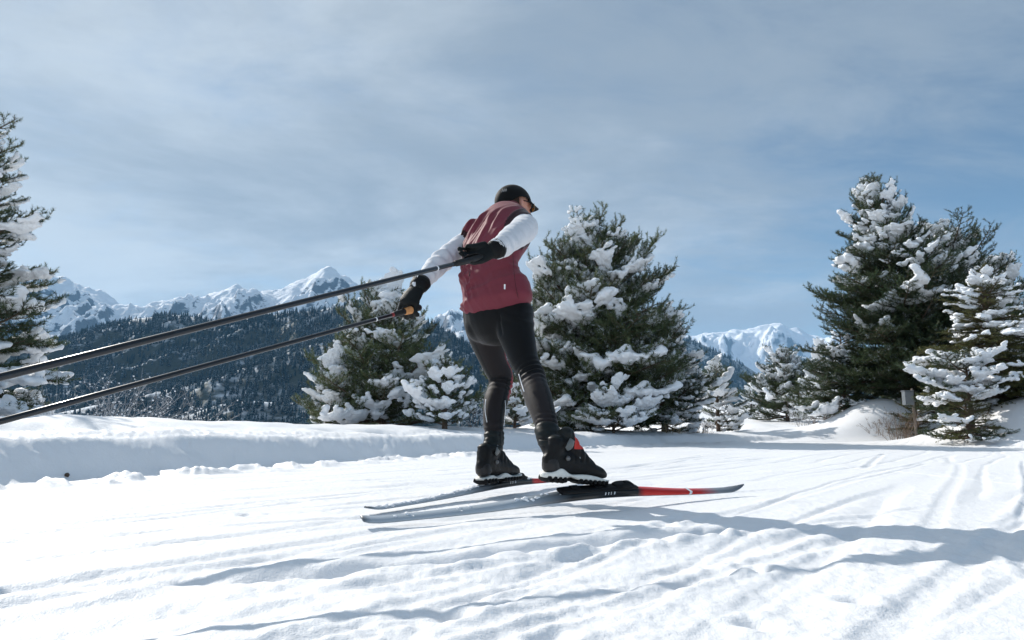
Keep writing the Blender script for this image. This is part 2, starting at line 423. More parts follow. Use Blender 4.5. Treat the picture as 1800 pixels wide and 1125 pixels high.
L1 = [(-520, 640), (-260, 560), (-160, 520), (-60, 500), (0, 492), (60, 481), (90, 486), (122, 489), (150, 506), (180, 512), (215, 531), (255, 546), (285, 528), (318, 521), (338, 527), (352, 530), (366, 518), (395, 512), (418, 500), (432, 503), (447, 516), (480, 512), (520, 496), (545, 484), (566, 470), (578, 469), (592, 478), (606, 484), (628, 499), (652, 514), (690, 548), (730, 575), (758, 572), (778, 556), (795, 545), (806, 550), (830, 575), (900, 600), (960, 615), (1100, 640), (1200, 680)]
skyline_terrain('snowy_mountains', 5200, L1, 60, 2300, 1200, 760, 260, M_peak, 210, 1 / 620.0, warp=260, pw=1.15, seed=3.0, crest_jit=0.5)
L3 = [(820, 660), (1000, 640), (1100, 612), (1180, 596), (1215, 590), (1245, 585), (1268, 586), (1290, 579), (1310, 580), (1335, 573), (1352, 571), (1372, 568), (1388, 577), (1402, 577), (1418, 586), (1440, 592), (1475, 606), (1520, 618), (1600, 640), (1800, 650), (2000, 640), (2300, 660)]
skyline_terrain('far_snowy_mountains', 9000, L3, -200, 3600, 1500, 640, 230, M_peak_far, 330, 1 / 900.0, warp=300, pw=1.2, seed=11.0, crest_jit=0.3)

HA = [(-300, 640), (-100, 622), (60, 606), (110, 598), (160, 580), (230, 562), (300, 553), (330, 556), (390, 566), (440, 560), (500, 551), (560, 545), (610, 536), (650, 528), (690, 538), (740, 560), (800, 590), (860, 622), (930, 660), (1000, 690)]
HB = [(-300, 745), (-100, 742), (60, 735), (150, 716), (260, 694), (340, 672), (420, 650), (500, 622), (560, 603), (620, 596), (680, 600), (740, 626), (800, 655), (880, 690), (960, 720)]
HC = [(-300, 790), (0, 780), (200, 765), (300, 742), (380, 712), (440, 705), (520, 708), (600, 705), (700, 700), (780, 706), (860, 722), (960, 745)]
HR = [(900, 640), (1060, 590), (1120, 570), (1180, 585), (1215, 596), (1245, 610), (1275, 626), (1305, 640), (1330, 655), (1350, 668), (1400, 690), (1500, 720)]
HR2 = [(1330, 660), (1370, 640), (1400, 624), (1430, 632), (1480, 640), (1560, 655), (1700, 660), (1900, 670)]
hill_specs = [('forest_hill', 1500, HA, -60, 520, 300, 330, 130, 38, 1 / 150.0, 1.05, 2.0),
              ('forest_spur', 1080, HB, -80, 330, 200, 300, 110, 26, 1 / 120.0, 1.05, 5.0),
              ('lower_forest_spur', 820, HC, -90, 240, 120, 260, 90, 16, 1 / 80.0, 1.0, 8.0),
              ('right_forest_slope', 3000, HR, -200, 900, 300, 200, 100, 60, 1 / 260.0, 1.1, 14.0),
              ('right_far_slope', 4600, HR2, -200, 1400, 300, 200, 80, 90, 1 / 400.0, 1.1, 19.0)]
hills = []
for nm, D, S, bz, fr, bk, nx, ny, amp, sc_, pw, sd in hill_specs:
    hills.append(skyline_terrain(nm, D, S, bz, fr, bk, nx, ny, M_hill, amp, sc_, warp=fr * .2, pw=pw, seed=sd, crest_jit=0.15))

# ------------------------------------------------------------------ far conifers: geometry-node forest on the hills
def conifer_low(seed, layers=7, seg=7):
    rs = np.random.RandomState(seed); V, F, MI = [], [], []
    def cone(z0, z1, r, mi, jag):
        b = len(V); V.append((rs.normal() * .01, rs.normal() * .01, z1))
        for k in range(seg):
            a = 2 * math.pi * (k + rs.rand() * .6) / seg; rr = r * (1 + jag * (rs.rand() - .5))
            V.append((rr * math.cos(a), rr * math.sin(a), z0 + jag * .05 * (rs.rand() - .5)))
        for k in range(seg): F.append((b, b + 1 + k, b + 1 + (k + 1) % seg)); MI.append(mi)
    for i in range(layers):
        f = i / layers
        r = 0.17 * (1 - f) ** 0.85 + 0.02
        cone(0.06 + f * 0.9, 0.06 + f * 0.9 + 0.24, r, 0, 0.9)
        cone(0.06 + f * 0.9 + 0.045, 0.06 + f * 0.9 + 0.245, r * 0.74, 1 if rs.rand() < 0.75 else 0, 1.1)
    return V, F, MI
M_far_tree = mat('far_needles_haze_tint', (0.008, 0.034, 0.052), 0.8, 0.1, noise=(3.0, 1.0, (0.018, 0.050, 0.066)))  # blue of the distant haze is mixed into the needle colour
M_far_frost = mat('far_frosted_needles', (0.085, 0.12, 0.14), 0.8, 0.1, noise=(9.0, 1.0, (0.27, 0.32, 0.36)))

def scatter_nodes(name, pts_mesh, variants):
    ng = bpy.data.node_groups.new(name, 'GeometryNodeTree')
    ng.interface.new_socket('Geometry', in_out='INPUT', socket_type='NodeSocketGeometry')
    ng.interface.new_socket('Geometry', in_out='OUTPUT', socket_type='NodeSocketGeometry')
    N, L = ng.nodes, ng.links
    gi, go = N.new('NodeGroupInput'), N.new('NodeGroupOutput')
    join = N.new('GeometryNodeJoinGeometry')
    idn = N.new('GeometryNodeInputNamedAttribute'); idn.data_type = 'INT'; idn.inputs['Name'].default_value = 'var'
    scn = N.new('GeometryNodeInputNamedAttribute'); scn.data_type = 'FLOAT'; scn.inputs['Name'].default_value = 'size'
    rtn = N.new('GeometryNodeInputNamedAttribute'); rtn.data_type = 'FLOAT'; rtn.inputs['Name'].default_value = 'turn'
    wdn = N.new('GeometryNodeInputNamedAttribute'); wdn.data_type = 'FLOAT'; wdn.inputs['Name'].default_value = 'wide'
    cs = N.new('ShaderNodeCombineXYZ'); L.new(wdn.outputs[0], cs.inputs[0]); L.new(wdn.outputs[0], cs.inputs[1]); L.new(scn.outputs[0], cs.inputs[2])
    cr = N.new('ShaderNodeCombineXYZ'); L.new(rtn.outputs[0], cr.inputs[2])
    for k, vo in enumerate(variants):
        oi = N.new('GeometryNodeObjectInfo'); oi.inputs['Object'].default_value = vo; oi.inputs['As Instance'].default_value = True
        ip = N.new('GeometryNodeInstanceOnPoints')
        cmp_ = N.new('FunctionNodeCompare'); cmp_.data_type = 'INT'; cmp_.operation = 'EQUAL'
        L.new(idn.outputs[0], cmp_.inputs[2]); cmp_.inputs[3].default_value = k
        L.new(gi.outputs[0], ip.inputs['Points']); L.new(cmp_.outputs[0], ip.inputs['Selection'])
        L.new(oi.outputs['Geometry'], ip.inputs['Instance']); L.new(cr.outputs[0], ip.inputs['Rotation']); L.new(cs.outputs[0], ip.inputs['Scale'])
        L.new(ip.outputs[0], join.inputs[0])
    L.new(join.outputs[0], go.inputs[0])
    return ng

def point_mesh(name, P, var, size, wide, turn):
    me = bpy.data.meshes.new(name); me.vertices.add(len(P)); me.vertices.foreach_set('co', np.asarray(P, np.float32).ravel())
    for nm, ty, dat in (('var', 'INT', var), ('size', 'FLOAT', size), ('wide', 'FLOAT', wide), ('turn', 'FLOAT', turn)):
        a = me.attributes.new(nm, ty, 'POINT'); a.data.foreach_set('value', np.asarray(dat, np.int32 if ty == 'INT' else np.float32))
    me.update(); return me

conifers = []
for k in range(4):
    v, f, mi = conifer_low(40 + k)
    if k == 3: mi = [0 for _ in mi]
    co = link('far_conifer', new_mesh('far_conifer', v, f, [M_far_tree, M_far_frost], smooth=False, mi=mi))
    co.location = (60 + 12 * k, 760, 0); conifers.append(co)

def hill_forest(idx, dens, hgt, name, label, clear=None, thin=0.0):
    o, X, Y, Z = hills[idx]
    rs = np.random.RandomState(100 + idx)
    x0, x1 = X.min(), X.max(); ys = Y[:, 0]
    n = int((x1 - x0) * (ys.max() - ys.min()) * dens)
    px = rs.uniform(x0, x1, n); py = rs.uniform(ys.min(), ys.max() - 0.2 * (ys.max() - ys.min()) * 0, n)
    # bilinear height
    fx = (px - x0) / (x1 - x0) * (X.shape[1] - 1); fy = np.interp(py, ys, np.arange(len(ys)))
    ix, iy = np.clip(fx.astype(int), 0, X.shape[1] - 2), np.clip(fy.astype(int), 0, len(ys) - 2)
    ax, ay = fx - ix, fy - iy
    pz = (Z[iy, ix] * (1 - ax) + Z[iy, ix + 1] * ax) * (1 - ay) + (Z[iy + 1, ix] * (1 - ax) + Z[iy + 1, ix + 1] * ax) * ay
    keep = fbm(px * 0.008, py * 0.008, 4.0 + idx, 3) > -0.62 + thin
    if clear is not None:
        for cxp, cyp, rx, ry in clear:
            q = at(cxp, cyp, np.median(py))
            u = px / py * 1200 + 900; w = (pz - CAM_H) / py
            wy = 562.5 - 1200 * np.tan(np.arctan(w) - PITCH)
            dd = ((u - cxp) / rx) ** 2 + ((wy - cyp) / ry) ** 2 + 0.9 * fbm(px * 0.03, py * 0.03, 9.0, 3)
            keep &= (dd > 1) | (rs.rand(n) < 0.30)
    px, py, pz = px[keep], py[keep], pz[keep]; n = len(px)
    frost = fbm(px * 0.006, py * 0.01, 20.0 + idx, 3)
    var = np.where(rs.rand(n) < sstep(-frost, -0.35, 0.75), 3, rs.randint(0, 3, n))
    size = hgt * rs.uniform(0.55, 1.25, n); wide = size * rs.uniform(0.8, 1.25, n)
    me = point_mesh(name, np.stack([px, py, pz - 0.6], -1), var, size, wide, rs.uniform(0, 6.28, n))
    fo = link(name, me); tag(fo, label, 'forest', kind='stuff')
    md = fo.modifiers.new('scatter', 'NODES'); md.node_group = scatter_nodes(name, me, conifers)
    return n
cnt = [hill_forest(0, 0.026, 12.5, 'mountain_forest', 'dark blue-green conifer forest covering the highest hill below the snowy peaks', thin=0.05),
       hill_forest(1, 0.040, 10.5, 'spur_forest', 'frosted conifer forest on the middle spur behind the ski poles', clear=[(385, 690, 55, 20)]),
       hill_forest(2, 0.045, 10, 'lower_spur_forest', 'lowest strip of conifer forest just above the snow bank', clear=[(360, 725, 40, 10)]),
       hill_forest(3, 0.0050, 17, 'distant_slope_forest', 'sparse forest on the distant blue slope right of the big snowy pine', thin=0.45),
       hill_forest(4, 0.0016, 19, 'far_slope_forest', 'thin tree belt low on the far right snowy mountain', thin=0.5)]
print('far trees', cnt)
# the four conifers the forest is grown from stand in it as trees of their own
for k, co in enumerate(conifers):
    q = at(225 + 150 * k, (742, 738, 741, 739)[k], 640)
    co.location = q; co.scale = (13, 13, 13)
    tag(co, 'snow-dusted conifer of the valley forest seen over the snow bank', 'conifer', kind='stuff')

# ------------------------------------------------------------------ haze
def build_haze():
    x0, x1, y0, y1, z0, z1 = -9000, 9500, -12500, 12500, -260, 1500
    V = [(x, y, z) for z in (z0, z1) for y in (y0, y1) for x in (x0, x1)]
    F = [(0, 2, 3, 1), (4, 5, 7, 6), (0, 1, 5, 4), (2, 6, 7, 3), (0, 4, 6, 2), (1, 3, 7, 5)]
    m = bpy.data.materials.new('haze_air'); m.use_nodes = True; nt = m.node_tree
    for n in list(nt.nodes): nt.nodes.remove(n)
    out = nt.nodes.new('ShaderNodeOutputMaterial'); pv = nt.nodes.new('ShaderNodeVolumePrincipled')
    pv.inputs['Color'].default_value = (0.30, 0.62, 1.0, 1)
    pv.inputs['Density'].default_value = 4e-5
    pv.inputs['Anisotropy'].default_value = 0.2
    nt.links.new(pv.outputs[0], out.inputs['Volume'])
    o = link('haze', new_mesh('haze', V, F, [m], smooth=False)); tag(o, kind='stuff')
build_haze()
# ------------------------------------------------------------------ trees
M_bark = mat('pine_bark', (0.085, 0.060, 0.045), 0.9, 0.1, noise=(14, 1.0, (0.15, 0.11, 0.085)), bump=(30, 0.01))
M_twig = mat('twig', (0.11, 0.080, 0.060), 0.85, 0.1)
def needle_mat(name, c1, c2, c3):
    m = bpy.data.materials.new(name); m.use_nodes = True
    nt = m.node_tree; N, L = nt.nodes, nt.links; b = N['Principled BSDF']
    b.inputs['Roughness'].default_value = 0.5; b.inputs['Specular IOR Level'].default_value = 0.35
    t = N.new('ShaderNodeTexCoord'); n = N.new('ShaderNodeTexNoise'); n.inputs['Scale'].default_value = 9.0; n.inputs['Detail'].default_value = 3
    L.new(t.outputs['Object'], n.inputs['Vector'])
    cr = N.new('ShaderNodeValToRGB'); e = cr.color_ramp.elements
    e[0].position = 0.36; e[0].color = (*c1, 1); e[1].position = 0.64; e[1].color = (*c3, 1)
    x = e.new(0.5); x.color = (*c2, 1)
    L.new(n.outputs['Fac'], cr.inputs[0])
    oi = N.new('ShaderNodeObjectInfo'); hs = N.new('ShaderNodeHueSaturation')
    mr = N.new('ShaderNodeMapRange'); mr.inputs['To Min'].default_value = 0.75; mr.inputs['To Max'].default_value = 1.25
    L.new(oi.outputs['Random'], mr.inputs['Value']); L.new(mr.outputs[0], hs.inputs['Value']); L.new(cr.outputs[0], hs.inputs['Color'])
    L.new(hs.outputs[0], b.inputs['Base Color'])
    # thin needles let a little sun through
    tr = N.new('ShaderNodeBsdfTranslucent'); L.new(hs.outputs[0], tr.inputs['Color'])
    ms = N.new('ShaderNodeMixShader'); ms.inputs[0].default_value = 0.25
    L.new(b.outputs[0], ms.inputs[1]); L.new(tr.outputs[0], ms.inputs[2]); L.new(ms.outputs[0], N['Material Output'].inputs['Surface'])
    return m
M_ndl = needle_mat('pine_needles', (0.040, 0.062, 0.026), (0.075, 0.105, 0.045), (0.12, 0.14, 0.065))
M_ndl_olive = needle_mat('olive_needles', (0.055, 0.070, 0.022), (0.095, 0.105, 0.035), (0.14, 0.13, 0.045))
M_ndl_dark = needle_mat('spruce_needles', (0.026, 0.046, 0.022), (0.048, 0.076, 0.034), (0.075, 0.10, 0.045))
M_frost_ndl = mat('frosted_needles', (0.42, 0.46, 0.47), 0.7, 0.2, noise=(20, 1.0, (0.68, 0.72, 0.76)))
M_dry = mat('dry_twigs', (0.17, 0.125, 0.095), 0.9, 0.1, noise=(5, 1.0, (0.26, 0.20, 0.16)))

def tube_strip(P, r0, r1, seg=4):
    """thin tapered tube along P (n,3): verts, quads"""
    P = np.asarray(P, float); n = len(P)
    T = np.gradient(P, axis=0); T /= np.linalg.norm(T, axis=1)[:, None] + 1e-9
    up = np.array([0.31, 0.22, 0.92]); A = np.cross(T, up); A /= np.linalg.norm(A, axis=1)[:, None] + 1e-9
    B = np.cross(T, A); r = np.linspace(r0, r1, n)[:, None]
    V = []
    for k in range(seg):
        a = 2 * math.pi * k / seg
        V.append(P + r * (A * math.cos(a) + B * math.sin(a)))
    V = np.stack(V, 1).reshape(-1, 3)
    F = []
    for i in range(n - 1):
        for k in range(seg):
            F.append((i * seg + k, i * seg + (k + 1) % seg, (i + 1) * seg + (k + 1) % seg, (i + 1) * seg + k))
    return V, F

def twig_curve(p0, d0, ln, n, lift, rs, wig=0.08):
    P = [np.array(p0, float)]; d = np.array(d0, float); d /= np.linalg.norm(d)
    for i in range(n):
        d = d + np.array([rs.normal() * wig, rs.normal() * wig, lift / n + rs.normal() * wig * .5]); d /= np.linalg.norm(d)
        P.append(P[-1] + d * ln / n)
    return np.array(P)

def needles_on(curves, per_m, nl, nw, rs, skip=0.0):
    """thin triangular needles standing off every curve"""
    Vs = []
    for P in curves:
        seg = np.diff(P, axis=0); L = np.linalg.norm(seg, axis=1); tot = L.sum()
        n = max(3, int(tot * per_m)); s = rs.uniform(skip * tot, tot, n); cs = np.concatenate([[0], np.cumsum(L)])
        i = np.clip(np.searchsorted(cs, s) - 1, 0, len(L) - 1); f = ((s - cs[i]) / L[i])[:, None]
        base = P[i] + seg[i] * f; T = seg[i] / L[i][:, None]
        q = rs.normal(size=(n, 3)); q -= (q * T).sum(1)[:, None] * T; q /= np.linalg.norm(q, axis=1)[:, None]
        q[:, 2] = q[:, 2] + 0.12
        d = T * rs.uniform(0.5, 1.0, n)[:, None] + q * rs.uniform(0.7, 1.0, n)[:, None]; d /= np.linalg.norm(d, axis=1)[:, None]
        ll = nl * rs.uniform(0.65, 1.15, n)[:, None]
        side = np.cross(d, rs.normal(size=(n, 3))); side /= np.linalg.norm(side, axis=1)[:, None]
        Vs.append(np.stack([base - side * nw * .5, base + side * nw * .5, base + d * ll], 1))
    V = np.concatenate(Vs).reshape(-1, 3); F = np.arange(len(V)).reshape(-1, 3)
    return V, F

def voxel_union(name, parts, voxel, smooth=2, fac=0.5):
    """join closed pieces, voxel-remesh them into one skin, return mesh data (verts, faces)"""
    Vs, Fs, o = [], [], 0
    for v, f in parts:
        Vs.append(np.asarray(v, float)); Fs += [tuple(int(a) + o for a in q) for q in f]; o += len(v)
    me = bpy.data.meshes.new(name); me.from_pydata([tuple(a) for a in np.concatenate(Vs)], [], Fs); me.update()
    ob = bpy.data.objects.new(name, me); COL.objects.link(ob)
    r = ob.modifiers.new('r', 'REMESH'); r.mode = 'VOXEL'; r.voxel_size = voxel; r.adaptivity = 0
    if smooth:
        s = ob.modifiers.new('s', 'SMOOTH'); s.iterations = smooth; s.factor = fac
    dg = bpy.context.evaluated_depsgraph_get(); dg.update()
    ev = ob.evaluated_get(dg); m2 = bpy.data.meshes.new_from_object(ev)
    bpy.data.objects.remove(ob); bpy.data.meshes.remove(me)
    m2.name = name
    m2.validate()
    m2.polygons.foreach_set('use_smooth', np.full(len(m2.polygons), True)); m2.update()
    return m2

_t = (1 + 5 ** .5) / 2
_ico = np.array([(-1, _t, 0), (1, _t, 0), (-1, -_t, 0), (1, -_t, 0), (0, -1, _t), (0, 1, _t), (0, -1, -_t), (0, 1, -_t), (_t, 0, -1), (_t, 0, 1), (-_t, 0, -1), (-_t, 0, 1)])
_ico /= np.linalg.norm(_ico[0])
_icof = [(0,11,5),(0,5,1),(0,1,7),(0,7,10),(0,10,11),(1,5,9),(5,11,4),(11,10,2),(10,7,6),(7,1,8),(3,9,4),(3,4,2),(3,2,6),(3,6,8),(3,8,9),(4,9,5),(2,4,11),(6,2,10),(8,6,7),(9,8,1)]
def ball(c, r, squash=0.75, rs=None):
    v = _ico * 1.08 * np.array([r, r, r * squash])
    if rs is not None: v = v * rs.uniform(0.9, 1.12, (12, 1))
    return v + np.asarray(c), _icof

def make_bough(ln, seed, kind='pine', snow=1.0, voxel=0.03, needle_frost=False):
    """a bough of nominal length ln along +X: (wood+needle mesh, snow mesh)"""
    rs = np.random.RandomState(seed)
    main = twig_curve((0, 0, 0), (1, 0, 0.05), ln, 10, 0.30 if kind == 'pine' else -0.10, rs, 0.05)
    curves = []; tw = []; V, F = tube_strip(main, 0.016 * ln + .006, 0.004, 5); Vw, Fw = [V], list(F); off = len(V)
    step = 0.085 if kind == 'pine' else 0.06
    t = 0.16; sgn = 1
    cs = np.linspace(0, 1, len(main))
    while t < 0.985:
        p = np.array([np.interp(t, cs, main[:, k]) for k in range(3)])
        l2 = ln * (0.46 * (1 - t) ** 0.8 + 0.10) * rs.uniform(0.75, 1.15)
        ang = rad(rs.uniform(38, 62)) * sgn
        d = np.array([math.cos(ang), math.sin(ang), rs.uniform(-0.15, 0.22)])
        c = twig_curve(p, d, l2, 6, 0.45 if kind == 'pine' else -0.15, rs, 0.07)
        tw.append(c); v, f = tube_strip(c, 0.006, 0.003, 3); Vw.append(v); Fw += [tuple(a + off for a in q) for q in f]; off += len(v)
        m = int(l2 / 0.10)
        for j in range(m):
            tt = 0.2 + 0.78 * (j + rs.rand()) / max(m, 1); tt = min(tt, .98)
            k = tt * 6; i0 = min(int(k), 5); pp = c[i0] + (c[i0 + 1] - c[i0]) * (k - i0)
            dd = (c[i0 + 1] - c[i0]); dd = dd / np.linalg.norm(dd); sid = np.cross(dd, [0, 0, 1]) * (1 if j % 2 else -1)
            e = dd * 0.75 + sid * rs.uniform(.4, .9) + np.array([0, 0, rs.uniform(-.1, .45)])
            tw.append(twig_curve(pp, e, rs.uniform(0.07, 0.16) * (1 + .25 * ln), 3, 0.4 if kind == 'pine' else -.05, rs, .08))
        t += step / ln * rs.uniform(.75, 1.25); sgn = -sgn
    curves = [main[3:]] + tw
    nl, nw, per = (0.064, 0.0078, 260) if kind == 'pine' else (0.034, 0.007, 300)
    if ln > 1.6: per *= 0.8; nw *= 1.15
    Vn, Fn = needles_on(curves, per, nl, nw, rs)
    nn = len(Fn)
    Vall = np.concatenate(Vw + [Vn]); Fall = [tuple(q) for q in Fw] + [tuple(int(a) + off for a in q) for q in Fn]
    # frost on part of the needles: patchy
    cen = Vn.reshape(-1, 3, 3).mean(1); fr = perlin(cen[:, 0] * 4 + seed, cen[:, 1] * 4, cen[:, 2] * 4) + rs.normal(size=nn) * .25 > (0.5 if needle_frost else 0.85 if snow > 0 else 9)
    mi = np.concatenate([np.zeros(len(Fw), int), np.where(fr, 2, 1)])
    # snow lying on the bough: lumpy pads along the twigs
    parts = []
    if snow > 0:
        for c in [main[2:]] + tw:
            L = np.linalg.norm(np.diff(c, axis=0), axis=1).sum()
            n = max(1, int(L / 0.027)); big = c is not main and len(c) > 5
            for k in range(n):
                q = (k + rs.rand()) / n * (len(c) - 1); i0 = min(int(q), len(c) - 2); p = c[i0] + (c[i0 + 1] - c[i0]) * (q - i0)
                g = perlin(np.array([p[0] * 2.5 + seed * 3.1]), np.array([p[1] * 2.5]), 0.5)[0] + 0.30 * perlin(np.array([p[0] * 8]), np.array([p[1] * 8 + seed]), 1.5)[0]
                g = g + 0.22 * (p[0] / ln - 0.4) + (snow - 1) * 0.42
                if g < 0.0: continue
                r = (0.028 + 0.066 * min(g, 0.55)) * (1.0 + 0.16 * ln) * rs.uniform(.8, 1.15)
                parts.append(ball(p + np.array([rs.normal() * .010, rs.normal() * .010, r * 0.35]), r * 1.12, 0.62, rs))
    return Vall, Fall, mi, parts

def drop_islands(me, frac=0.04):
    """remove crumbs; return how many separate pads are left"""
    import bmesh
    bm = bmesh.new(); bm.from_mesh(me); bm.verts.ensure_lookup_table(); seen = set(); isl = []
    for v in bm.verts:
        if v.index in seen: continue
        st, comp = [v], []; seen.add(v.index)
        while st:
            a = st.pop(); comp.append(a)
            for e in a.link_edges:
                b = e.other_vert(a)
                if b.index not in seen: seen.add(b.index); st.append(b)
        isl.append(comp)
    tot = len(bm.verts); small = [v for c in isl if len(c) < frac * tot for v in c]
    bmesh.ops.delete(bm, geom=small, context='VERTS'); bm.to_mesh(me); bm.free()
    return sum(1 for c in isl if len(c) >= frac * tot)

BOUGH = {}
def bough_set(key, ln, seeds, kind, needle, snow, voxel):
    out = []
    for s in seeds:
        V, F, mi, parts = make_bough(ln, s, kind, snow, voxel, needle is M_ndl)
        me = new_mesh('bough', V, F, [M_bark if ln > 1 else M_twig, needle, M_frost_ndl], smooth=False, mi=mi)
        sm = None
        if len(parts) > 3:
            sm = voxel_union('bough_snow', parts, voxel * .85, 3, 0.5); sm.materials.append(M_tree_snow)
            cv = np.empty(len(sm.vertices) * 3, np.float32); sm.vertices.foreach_get('co', cv); cv = cv.reshape(-1, 3).astype(float)
            nv = np.empty(len(cv) * 3, np.float32); sm.vertices.foreach_get('normal', nv); nv = nv.reshape(-1, 3).astype(float)
            dn = .012 * perlin(cv[:, 0] * 13 + s, cv[:, 1] * 13, cv[:, 2] * 13) + .006 * perlin(cv[:, 0] * 34, cv[:, 1] * 34, cv[:, 2] * 34 + s)
            cv += nv * dn[:, None]; cv[:, 2] -= .030 * np.clip(-nv[:, 2], 0, 1) * sstep(perlin(cv[:, 0] * 9 + s, cv[:, 1] * 9, 1.5), .0, .5)
            sm.vertices.foreach_set('co', cv.astype(np.float32).ravel()); sm.update()
        if sm is not None: sm['many'] = drop_islands(sm)
        out.append((me, sm, ln))
    BOUGH[key] = out
bough_set('S', 0.6, (1, 2, 3), 'pine', M_ndl, .95, 0.016)
bough_set('M', 1.15, (4, 5, 6, 7), 'pine', M_ndl, .72, 0.022)
bough_set('L', 2.0, (8, 9, 10), 'pine', M_ndl, 0.5, 0.03)
bough_set('So', 0.5, (11, 12), 'spruce', M_ndl_olive, .75, 0.016)
bough_set('Mo', 1.0, (13, 14, 15), 'spruce', M_ndl_olive, .6, 0.022)
bough_set('Md', 1.2, (16, 17, 18), 'pine', M_ndl_dark, .75, 0.024)
bough_set('Ld', 2.0, (19, 20, 21), 'pine', M_ndl_dark, 0.55, 0.03)
bough_set('Sh', 0.55, (22, 23), 'pine', M_ndl, 1.15, 0.016)
bough_set('Mh', 1.2, (24, 25, 26), 'pine', M_ndl_dark, 1.15, 0.024)

def trunk_mesh(H, r0, lean, seed, z0=-0.5):
    rs = np.random.RandomState(seed); n = 14
    zs = np.linspace(z0, H * 0.985, n); t = np.clip(zs / H, 0, 1)
    P = np.stack([lean[0] * t ** 1.3 + 0.015 * H * .3 * np.sin(t * 5 + seed), lean[1] * t ** 1.3, zs], -1)
    r = r0 * (1 - t) ** 0.8 + 0.008; seg = 9; V = []
    for i in range(n):
        for k in range(seg):
            a = 2 * math.pi * k / seg; rr = r[i] * (1 + .08 * rs.normal())
            V.append((P[i, 0] + rr * math.cos(a), P[i, 1] + rr * math.sin(a), P[i, 2]))
    F = [(i * seg + k, i * seg + (k + 1) % seg, (i + 1) * seg + (k + 1) % seg, (i + 1) * seg + k) for i in range(n - 1) for k in range(seg)]
    return V, F, P, zs

def tree(name, label, cat, px, Y, top_py, prof, n, keys, group=None, lean=(0, 0), seed=0, snow_p=(0.9, 0.7), low=0.03, side=None, base_z=None,
         pitch=(55, 8, -12), r0=None, scale_xy=1.0, snow_mul=0.80):
    """prof: list of (t, radius in metres) from the ground (0) to the tip (1); side(az) scales the reach"""
    rs = np.random.RandomState(seed + 500)
    base = at(px, 740, Y); bz = gz(base.x, Y) if base_z is None else base_z
    top = at(px, top_py, Y); H = top.z - bz
    root = empty(name, (base.x, Y, bz)); tag(root, label, cat, group)
    V, F, P, zs = trunk_mesh(H, r0 or 0.022 * H + .01, lean, seed)
    link('trunk', new_mesh('trunk', V, F, [M_bark]), root)
    pt, pr = [a for a, b in prof], [b for a, b in prof]
    for i in range(n):
        f = (i + 0.5) / n
        t = low + (0.985 - low) * (1 - (1 - f) ** 0.92)
        t = min(0.985, max(low, t + rs.normal() * .008))
        az = i * 2.39996 + rs.normal() * 0.25
        R = np.interp(t, pt, pr) * rs.uniform(0.62, 1.18)
        R *= 1 + 0.42 * perlin(np.array([t * 6.0 + seed]), np.array([math.cos(az) * 1.3]), math.sin(az) * 1.3)[0]
        if side: R *= side(az, t)
        if R < 0.12: R = 0.12
        small, med, large = keys
        key = small if R < 0.62 else (med if R < 1.45 else large)
        me, sm, ln = BOUGH[key][rs.randint(len(BOUGH[key]))]
        pc = (pitch[1] + (pitch[0] - pitch[1]) * ((t - .55) / .45) ** 1.2) if t > 0.55 else (pitch[2] + (pitch[1] - pitch[2]) * t / .55)
        pc = rad(pc + rs.normal() * 7)
        p = (np.interp(t * H, zs, P[:, 0]), np.interp(t * H, zs, P[:, 1]), t * H)
        s = R / (ln * math.cos(pc) * 0.93) if R > 0.3 else R / ln * 1.25
        s = min(s, 1.35)
        M = Matrix.Translation(p) @ Matrix.Rotation(az, 4, 'Z') @ Matrix.Rotation(-pc, 4, 'Y') @ Matrix.Rotation(rs.normal() * .12, 4, 'X')
        wv = s * rs.uniform(.9, 1.12)
        o = link('bough', me, root); o.matrix_local = M @ Matrix.Diagonal((s, wv, wv, 1))
        if sm is not None and rs.rand() < snow_p[0] * sstep(np.array(t), 0, 1) * 1 + snow_p[1] * (1 - sstep(np.array(t), 0, 1)):
            so = link('snow_load', sm, o); so.scale = (1, 1, snow_mul)
            if sm['many'] > 1: so['kind'] = 'stuff'
    return root, H

PINES = ('S', 'M', 'L'); DARK = ('S', 'Md', 'Ld'); OLIVE = ('So', 'Mo', 'Mo'); HEAVY = ('Sh', 'Mh', 'Mh')
def skew(left, right, lo=0.0):
    # left/right reach as seen against the picture plane (az 0 = right, pi = left)
    return lambda az, t: (right if math.cos(az) > 0 else left) * abs(math.cos(az)) + 1.0 * (1 - abs(math.cos(az)))

MIDG = 'pines behind the snow bank'
RG = 'trees on the right side of the trail'
tree('pine_tree', 'tall snowy pine cut off by the left edge of the photo', 'tree', -92, 11.0, 225,
     [(0, 1.6), (.25, 1.65), (.48, 1.6), (.56, 1.0), (.70, 1.4), (.76, .7), (.93, .62), (1, .4)], 90, ('S', 'Md', 'Mh'), None, seed=1, snow_p=(.85, .65), pitch=(28, 2, -24))
tree('pine_tree', 'small snow-covered pine right below the gloved left hand', 'tree', 672, 13.0, 500,
     [(0, 1.5), (.2, 1.35), (.5, .95), (.8, .42), (1, .1)], 110, PINES, MIDG, seed=2, snow_p=(.95, .5), pitch=(62, 25, 0))
tree('pine_tree', 'young thin pine at the left foot of the small snow-covered pine', 'tree', 577, 12.6, 608,
     [(0, .7), (.4, .5), (.8, .25), (1, .08)], 34, PINES, MIDG, seed=3, snow_p=(1, .8), pitch=(62, 30, 5))
tree('pine_sapling', 'low sapling loaded with snow between the small pine and the skier', 'sapling', 782, 11.2, 632,
     [(0, .75), (.3, .6), (.7, .3), (1, .07)], 32, ('Sh', 'Mh', 'Mh'), MIDG, seed=4, snow_p=(1, 1), pitch=(62, 32, 8))
